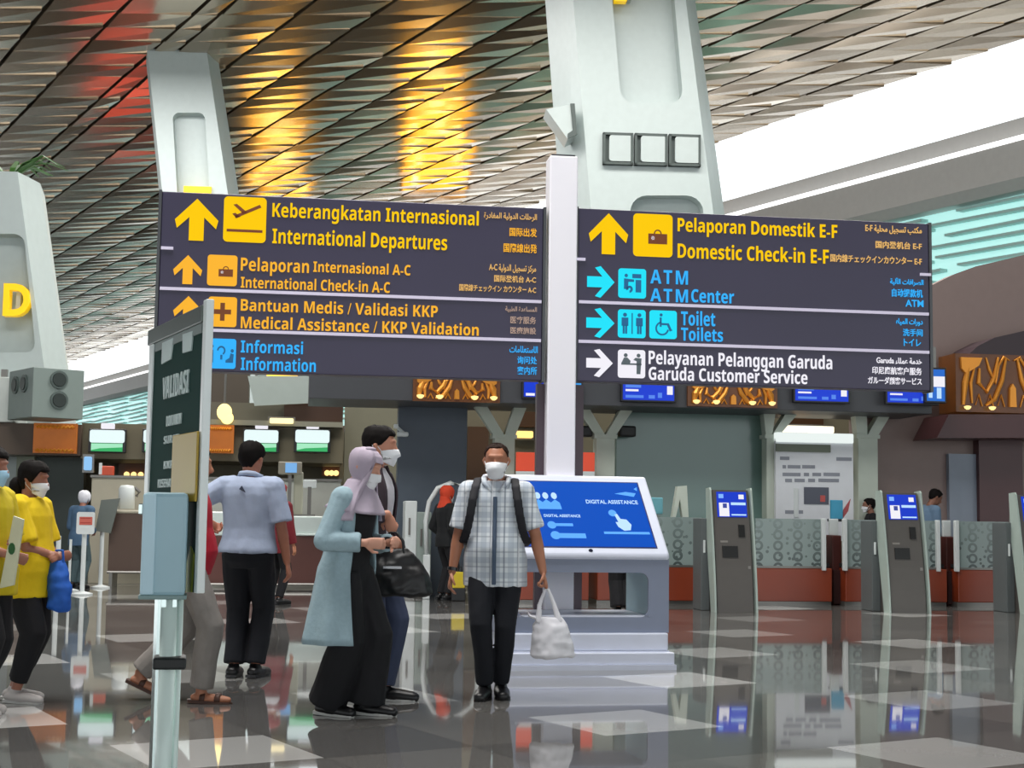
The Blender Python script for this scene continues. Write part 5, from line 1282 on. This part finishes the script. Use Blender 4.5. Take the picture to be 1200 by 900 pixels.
# 2 the woman in the headscarf
A = person('woman in a pale lilac headscarf and long light blue cardigan over black', 405, 838, -22, 1.60, lean=5, build=.98, head=(2, 18), feet=((.12, .07), (-.09, -.05)),
           hands=((.25, .07, 1.10), (.19, -.16, 1.10)), hint=((-.6, .5, -.8), (-.55, -.5, -.8)), curl=(.6, .5), palm=((0, -1, 0), (0, 1, 0)), skinc='#a87a66')
W2 = A; sh = A['sh']
trousers(A, BLK, r=(.118, .112, .13), hem=.075, wr=.008); shirt(A, BLK, .70, 'long', .010, 'dress', wr=.003)
shoes(A, SHOEB, SOLEW)
CARD = fabric('cardigan_blue', '#9ab3bd', v=.14, s=35)
bm = bmesh.new(); X, Y = Vector((1, 0, 0)), Vector((0, 1, 0))
for shd, elb, w, d, n, ts in A['arms']:
    inn = Vector((shd.x, shd.y * .6, shd.z + .005)); bulb(bm, shd, .083)
    limb(bm, [inn, shd, shd.lerp(elb, .5), elb], [.078, .08, .07, .065]); limb(bm, [elb, elb.lerp(w, .5), elb.lerp(w, .9)], [.066, .064, .06], round_=False)
# open coat: an arc of cloth wound round the back, both fronts hanging free
rows = []
for j in range(26):
    v = j / 25; z = 1.46 - v * 1.0
    if z > .87:
        for i in range(len(TORSO) - 1):
            if TORSO[i][0] <= z <= TORSO[i+1][0]:
                tt = (z - TORSO[i][0]) / (TORSO[i+1][0] - TORSO[i][0]); xc, rx, ry = [TORSO[i][k] + (TORSO[i+1][k] - TORSO[i][k]) * tt for k in (1, 2, 3)]
        if z > TORSO[-1][0]: xc, rx, ry = TORSO[-1][1:]
        off = .026 + .035 * min(1, max(0, (1.3 - z) / .35))
    else: xc, rx, ry = -.01, .115, .168; off = .062 + (.87 - z) * .19
    r = []
    for i in range(40):
        a = R(58) + (math.tau - R(116)) * i / 39
        a = R(52 - 8 * v) + (math.tau - 2 * R(52 - 8 * v)) * i / 39
        fold = .013 * v * math.sin(a * 9 + v * 2) + .006 * noise.noise(Vector((a * 3, z * 6, 0)))
        r.append(sh((xc + (rx + off + fold) * math.cos(a) - .02 * v, (ry * A['build'] + off + fold) * math.sin(a), z)))
    rows.append(r)
co_ = sheet('cardigan', rows, .012, CARD, A['t'])
remeshed('cardigan_sleeves', bm, .009, CARD, co_, 2, .007, 9)
HIJ = fabric('lilac_scarf', '#b3a6b6', v=.06, s=18)
HMx = A['HM']; rows = []; N = 48
def hij_low(a):
    a = abs((a + math.pi) % math.tau - math.pi)
    return .052 if a < .72 else (.052 - (a - .72) / .25 * .40 if a < .97 else -.40)
def hij_row(frac):
    r = []
    for i in range(N):
        az = i / N * math.tau; z0 = hij_low(az); z = z0 + (.112 - z0) * frac
        if z > -.10: p = head_pt(az, z, .018 + .004 * math.sin(az * 7 + z * 20)); p.z += .014 * max(0, (z - .02) / .09); q = HMx @ p
        else:
            k = min(1, (-.10 - z) / .24); base = HMx @ Vector((-.01, 0, -.08)); rx = .078 + .085 * k ** 1.1; ry = .08 + .15 * k ** .85
            fold = .012 * k * math.sin(az * 8 + z * 30)
            q = Vector((base.x + (rx + fold) * math.cos(az) - .02 * k, (ry + fold) * math.sin(az), base.z + (z + .10) * .9))
        r.append(q)
    return r
so = sheet('headscarf', [hij_row(f) for f in [k / 26 for k in range(27)]], .008, HIJ, A['t'], True)
b = MB(); b.ball(HMx @ Vector((-.012, 0, .118)), .05, .046, .018, 2); b.build('scarf_crown', HIJ, so, True)
rows = []
for j in range(14):
    k = j / 13; r = []
    for i in range(N):
        az = i / N * math.tau; base = HMx @ Vector((.0, 0, -.10)); rx = .066 + .115 * k ** 1.0; ry = .066 + .155 * k ** .85
        fold = .012 * k * math.sin(az * 7 + k * 5)
        r.append(Vector((base.x + (rx + fold) * math.cos(az) - .035 * k, (ry + fold) * math.sin(az), base.z - .20 * k + .02 - .03 * k * math.cos(az))))
    rows.append(r)
sheet('scarf_drape', rows, .008, HIJ, so, True)
mask(A, MASKW, beak=.02, name='face_mask')

# 3 the man behind her
A = person('man in a dark plum jacket and jeans behind the woman in the headscarf', 430, 823, -12, 1.77, lean=2, build=1.03, head=(6, 4), feet=((.10, .10), (-.08, -.08)),
           hands=((.12, .12, 1.0), (.17, -.22, 1.16)), hint=((-.6, .8, -.6), (-.7, -.55, -.6)), curl=(1.1, 1.2), palm=((0, -1, -.2), (0, 1, -.2)), fingers_dir=(None, (.35, .1, -1)), skinc='#a06b55')
MAN3 = A; sh = A['sh']
trousers(A, fabric('blue_jeans', '#3d4660', v=.25, s=6), r=(.1, .08, .068)); shirt(A, fabric('white_shirt', '#d6d3da'), .82, 'none', .010, 'shirt', wr=.004); shoes(A, SHOEB, SOLEW)
PLUM = fabric('plum_jacket', '#3a2a33', .6); bm = bmesh.new()
for shd, elb, w, d, n, ts in A['arms']:
    inn = Vector((shd.x, shd.y * .6, shd.z + .005)); bulb(bm, shd, .083)
    limb(bm, [inn, shd, shd.lerp(elb, .5), elb], [.08, .08, .07, .064]); limb(bm, [elb, elb.lerp(w, .5), elb.lerp(w, .92)], [.064, .058, .05], round_=False)
rows = []
for j in range(16):
    v = j / 15; z = 1.465 - v * .60
    q = [s_ for s_ in TORSO if s_[0] <= z][-1]; i = TORSO.index(q); q2 = TORSO[min(i + 1, len(TORSO) - 1)]; tt = 0 if q2[0] == q[0] else (z - q[0]) / (q2[0] - q[0])
    xc, rx, ry = [q[k] + (q2[k] - q[k]) * tt for k in (1, 2, 3)]; r = []
    for i in range(36):
        a0 = R(34 - 6 * v); a = a0 + (math.tau - 2 * a0) * i / 35; off = .03 + .02 * v + .006 * noise.noise(Vector((a * 3, z * 7, 3)))
        r.append(sh((xc + (rx + off) * math.cos(a), (ry * A['build'] + off) * math.sin(a), z)))
    rows.append(r)
jo = sheet('jacket', rows, .012, PLUM, A['t']); remeshed('jacket_sleeves', bm, .009, PLUM, jo, 2, .008, 9)
hair(A, HAIRB, front=.062, side=.0, back=-.075, off=.015); mask(A, MASKW, beak=.026)
# the black handbag he holds
shd, elb, w, d, n, ts = A['arms'][1]; g = A['t'].matrix_basis @ (w + d * .11)
t = thing('handbag', 'slouchy black handbag held by the man in the plum jacket', 'bag', (g.x, g.y, 0), R(-4))
BAGM = mat('black_leather', '#0d0d10', .45, vary=.2); gz = g.z
bm = bmesh.new(); X, Y = Vector((1, 0, 0)), Vector((0, 1, 0))
loft(bm, [(Vector((.03, 0, gz - .41)), .215, .085, X, Y), (Vector((.03, 0, gz - .39)), .24, .105, X, Y), (Vector((.025, 0, gz - .27)), .215, .105, X, Y), (Vector((.01, 0, gz - .17)), .15, .065, X, Y), (Vector((0, 0, gz - .11)), .10, .03, X, Y)], 24)
remeshed('bag_body', bm, .009, BAGM, t, 2, .016, 9, stretch=(1, 1, 1))
for yy in (-.03, .03):
    bm = bmesh.new(); limb(bm, [(-.075, yy, gz - .15), (-.06, yy * .9, gz - .06), (-.02, yy * .4, gz - .008), (.025, yy * .4, gz - .008), (.065, yy * .9, gz - .06), (.08, yy, gz - .15)], [.013, .011, .010, .010, .011, .013], .6); remeshed('bag_handle', bm, .006, BAGM, t, 1)
b = MB(); b.box(-.045, .075, -.098, -.088, gz - .235, gz - .215, .003); b.build('metal_plate', mat('bag_plate', '#8d8d90', .25, metal=.8), t)

# 4 the man in pale blue, seen from behind
A = person('man in a pale blue shirt and dark trousers seen from behind', 286, 794, 82, 1.72, build=1.08, head=(-16, 6), feet=((.02, .08), (.05, -.07)),
           hands=((.10, .34, 1.12), (.02, -.30, .80)), hint=((-.5, 1, -.5), (-.8, -.6, -.1)), curl=(.9, .4), skinc='#8a5541')
MAN4 = A; sh = A['sh']
trousers(A, NAVY, r=(.105, .085, .075)); shirt(A, fabric('pale_blue_shirt', '#aab6cf', v=.06), .90, 'short', .024, slack=.015, wr=.009); shoes(A, SHOEB)
hair(A, HAIRB, front=.07, side=.005, back=-.07, off=.017)
b = MB(); b.tube([sh(p) for p in ((.07, .05, 1.42), (.0, .082, 1.455), (-.065, .05, 1.475), (-.08, 0, 1.48), (-.065, -.05, 1.475), (.0, -.082, 1.455), (.07, -.05, 1.42))], .02, 8); b.build('collar', MATS['pale_blue_shirt'], A['t'], True)
b = MB(); b.prism([(sh((-.13, .0, 1.38)).y - .0 + q[0], q[1]) for q in ((-.02, 1.335), (.03, 1.36), (.01, 1.385))], 0, .008); o = b.build('collar_tag', mat('dark_tag', '#3c4256', .6), A['t']); o.matrix_local = Matrix(((0, -1, 0, -.148), (1, 0, 0, 0), (0, 0, 1, 0), (0, 0, 0, 1)))

# 5 the man in red walking behind the validation stand
A = person('man in a red shirt and grey trousers striding behind the validation stand', 218, 822, 2, 1.62, lean=-1, build=1.0, belly=.06, head=(0, 6), feet=((-.31, .08), (.13, -.08)), lift=(.09, 0),
           hands=((-.06, .25, .80), (-.05, -.25, .80)), curl=(.4, .4), skinc='#8f5c43')
sh = A['sh']; trousers(A, fabric('grey_trousers', '#8d8782'), r=(.108, .092, .082), wr=.009); shirt(A, fabric('red_shirt', '#c01f35'), .84, 'short', .022, wr=.007); shoes(A, LEATH, open_=True)
hair(A, HAIRB)

# 6 the person in dark red further back
A = person('person in dark red with a white shoulder cape far behind the man in pale blue', 322, 708, 60, 1.60, head=(-20, 10), hands=((.05, .24, .80), (.05, -.27, .82)), skinc='#8f5c43', voxel=.009)
sh = A['sh']; trousers(A, BLK); shirt(A, fabric('dark_red_top', '#6e1520'), .72, 'long', .025, wr=.006); shoes(A, SHOEB)
bm = bmesh.new(); loft(bm, [(sh((-.01, 0, z)), rx, ry, Vector((1, 0, 0)), Vector((0, 1, 0))) for z, rx, ry in ((1.28, .155, .235), (1.36, .14, .215), (1.43, .10, .13), (1.48, .08, .085))]); remeshed('white_cape', bm, .01, fabric('white_cape', '#d8d8dc'), A['t'], 2)
hair(A, mat('red_head_cloth', '#8c2b30', .8), front=.06, side=-.03, back=-.09, off=.02, name='head_cloth'); mask(A, MASKW)

# 7 the woman in black with a red headscarf
A = person('woman in black with an orange red headscarf beside the arched frame', 521, 703, 35, 1.62, build=.95, head=(10, 0), hands=((.12, .2, .95), (.10, -.22, .88)), skinc='#8f5c43', voxel=.009)
sh = A['sh']; trousers(A, BLK, r=(.10, .08, .065)); shirt(A, fabric('black_tunic', '#141619'), .80, 'long', .022, wr=.006); shoes(A, SHOEB)
RS = fabric('orange_red_scarf', '#cf4326', v=.1)
hair(A, RS, front=.05, side=-.09, back=-.13, off=.024, name='headscarf')
bm = bmesh.new(); loft(bm, [(sh((-.02, 0, z)), rx, ry, Vector((1, 0, 0)), Vector((0, 1, 0))) for z, rx, ry in ((1.38, .12, .15), (1.44, .10, .12), (1.50, .085, .085), (1.56, .09, .08))]); remeshed('scarf_drape', bm, .01, RS, A['t'], 2); mask(A, MASKW)
yb = floor_at(536, 702)
q = at(537, 680, yb.y - .42); t = thing('yellow_box', 'small yellow box held at the side of the woman in the red headscarf', 'box', (q.x, q.y, 0), R(10))
YB = mat('yellow_box', '#d8c02c', .5)
b = MB(); b.box(-.09, .09, -.06, .06, q.z - .11, q.z + .12, .012); b.build('box', YB, t); b = MB(); b.tube([(-.05, 0, q.z + .12), (-.04, 0, q.z + .19), (.04, 0, q.z + .19), (.05, 0, q.z + .12)], .01); b.build('carry_handle', SHOEB, t)
b = MB(); b.box(-.1, .1, -.07, .07, 0.001, q.z - .11, .01); b.build('dark_trolley', SHOEB, t)

# 8, 9 two women in yellow
A = person('woman in a yellow shirt and white mask holding a blue bag against her front', 24, 822, -8, 1.50, build=1.12, belly=.03, head=(-2, 8), feet=((-.07, .07), (.02, -.08)),
           hands=((.22, .04, 1.02), (.24, .0, 1.03)), hint=((-.4, .8, -.8), (-.4, -.8, -.8)), curl=(.6, .5), palm=((0, -1, 0), (-.4, 1, 0)), fingers_dir=((.3, -.8, .2), (.4, .9, .1)), skinc='#7d503f')
sh = A['sh']; W8 = A
trousers(A, BLK, r=(.125, .095, .065), hem=.15); shirt(A, YEL, .745, 'short', .034, slack=.05, wr=.008); shoes(A, mat('white_shoe', '#b9b4b2', .6), SOLEW)
hair(A, HAIRB, front=.058, side=-.03, back=-.11, off=.02, bun=((-.115, 0, -.07), (.06, .065, .075))); mask(A, MASKW, beak=.02)
q = A['t'].matrix_basis @ Vector((.27, -.04, .84)); t = thing('blue_bag', 'bright blue cloth bag held by the woman in yellow', 'bag', (q.x, q.y, 0), R(-20))
bm = bmesh.new(); loft(bm, [(Vector((.0, 0, q.z - .17)), .06, .04, X, Y), (Vector((0, 0, q.z - .15)), .082, .06, X, Y), (Vector((0, 0, q.z - .02)), .085, .06, X, Y), (Vector((-.01, 0, q.z + .08)), .07, .045, X, Y), (Vector((-.015, 0, q.z + .15)), .045, .03, X, Y)], 20)
remeshed('bag_body', bm, .008, fabric('blue_bag_cloth', '#1f5fc0', .7, .2), t, 2, .014, 9, stretch=(1, 1, 1))
bm = bmesh.new(); limb(bm, [(-.04, 0, q.z + .13), (-.03, 0, q.z + .21), (.02, 0, q.z + .21), (.03, 0, q.z + .12)], [.012] * 4, .6); remeshed('bag_handle', bm, .006, MATS['blue_bag_cloth'], t, 1)
A = person('woman in a yellow shirt and blue mask cut off by the picture edge', -27, 838, -12, 1.56, build=1.1, head=(0, 5), feet=((-.06, .08), (.03, -.08)),
           hands=((.20, .02, 1.10), (.22, -.06, 1.02)), hint=((-.4, .8, -.8), (-.3, -.9, -.8)), curl=(.6, .6), palm=((0, -1, 0), (-.3, 1, 0)), skinc='#7d503f')
sh = A['sh']; trousers(A, BLK, r=(.12, .095, .07)); shirt(A, fabric('mustard_tshirt', '#c9b30c', v=.06), .76, 'short', .036, slack=.05, wr=.008); shoes(A, MATS['white_shoe'], SOLEW)
hair(A, HAIRB, front=.058, side=-.03, back=-.11, off=.02); mask(A, mat('mask_blue', '#a9d2ea', .7), beak=.02)
q = A['t'].matrix_basis @ Vector((.24, -.10, 1.02)); t = thing('paper_roll', 'long white printed paper held between the two women in yellow', 'paper', (q.x, q.y, 0), R(-15))
pa = mat('printed_paper', '#d5d6b8', .6)
b = MB(); b.prism([(-.05, q.z - .19), (.04, q.z - .17), (.085, q.z + .21), (.02, q.z + .23)], -.012, .004); p_ = b.build('sheet', pa, t)
b = MB(); b.prism([(.02 + .022 * math.cos(a), q.z + .04 + .035 * math.sin(a)) for a in [k * math.tau / 10 for k in range(10)]], -.016, -.012); b.build('green_mark', mat('leaf_mark', '#27602f', .6), p_)

# 10 behind the kiosk, 11 and 12 behind the counters, 13 by the queue posts
A = person('person in black standing hidden behind the touch screen kiosk', 730, 719, 95, 1.45, feet=((0, .07), (0, -.07)), skinc='#7d503f', voxel=.009)
trousers(A, BLK, r=(.12, .12, .125)); shirt(A, BLK, .7, 'long', .02); shoes(A, SHOEB); hair(A, HAIRB)
A = person('clerk in a blue shirt bending behind the check-in counters', 1080, 706, 20, 1.72, lean=16, head=(-10, 25), hands=((.34, .15, 1.0), (.36, -.12, 1.0)), skinc='#6b4636', voxel=.009)
A['t'].location.y += .5; A['t'].location.x += .16
trousers(A, NAVY); shirt(A, fabric('clerk_blue', '#6f8aa6'), .85, 'long', .025); shoes(A, SHOEB); hair(A, HAIRB)
A = person('clerk in black half hidden by the second check-in machine', 1016, 706, 170, 1.56, lean=6, skinc='#6b4636', voxel=.009, hands=((.2, .15, 1.0), (.2, -.15, 1.0)))
A['t'].location.y += .7; A['t'].location.x += .3
trousers(A, BLK); shirt(A, BLK, .85, 'long', .025); shoes(A, SHOEB); hair(A, HAIRB); mask(A, MASKW)
A = person('person in a denim blue top and white headscarf at the queue posts', 90, 690, 70, 1.50, lean=8, feet=((0, .08), (0, -.08)), hands=((.25, .12, 1.0), (.22, -.14, 1.0)), skinc='#7d503f', voxel=.009)
trousers(A, fabric('teal_trousers', '#44575c'), r=(.105, .09, .08)); shirt(A, fabric('denim_top', '#46627e'), .75, 'long', .025); shoes(A, SHOEB)
hair(A, fabric('white_scarf', '#e2e2ea'), front=.05, side=-.09, back=-.12, off=.024, name='headscarf')
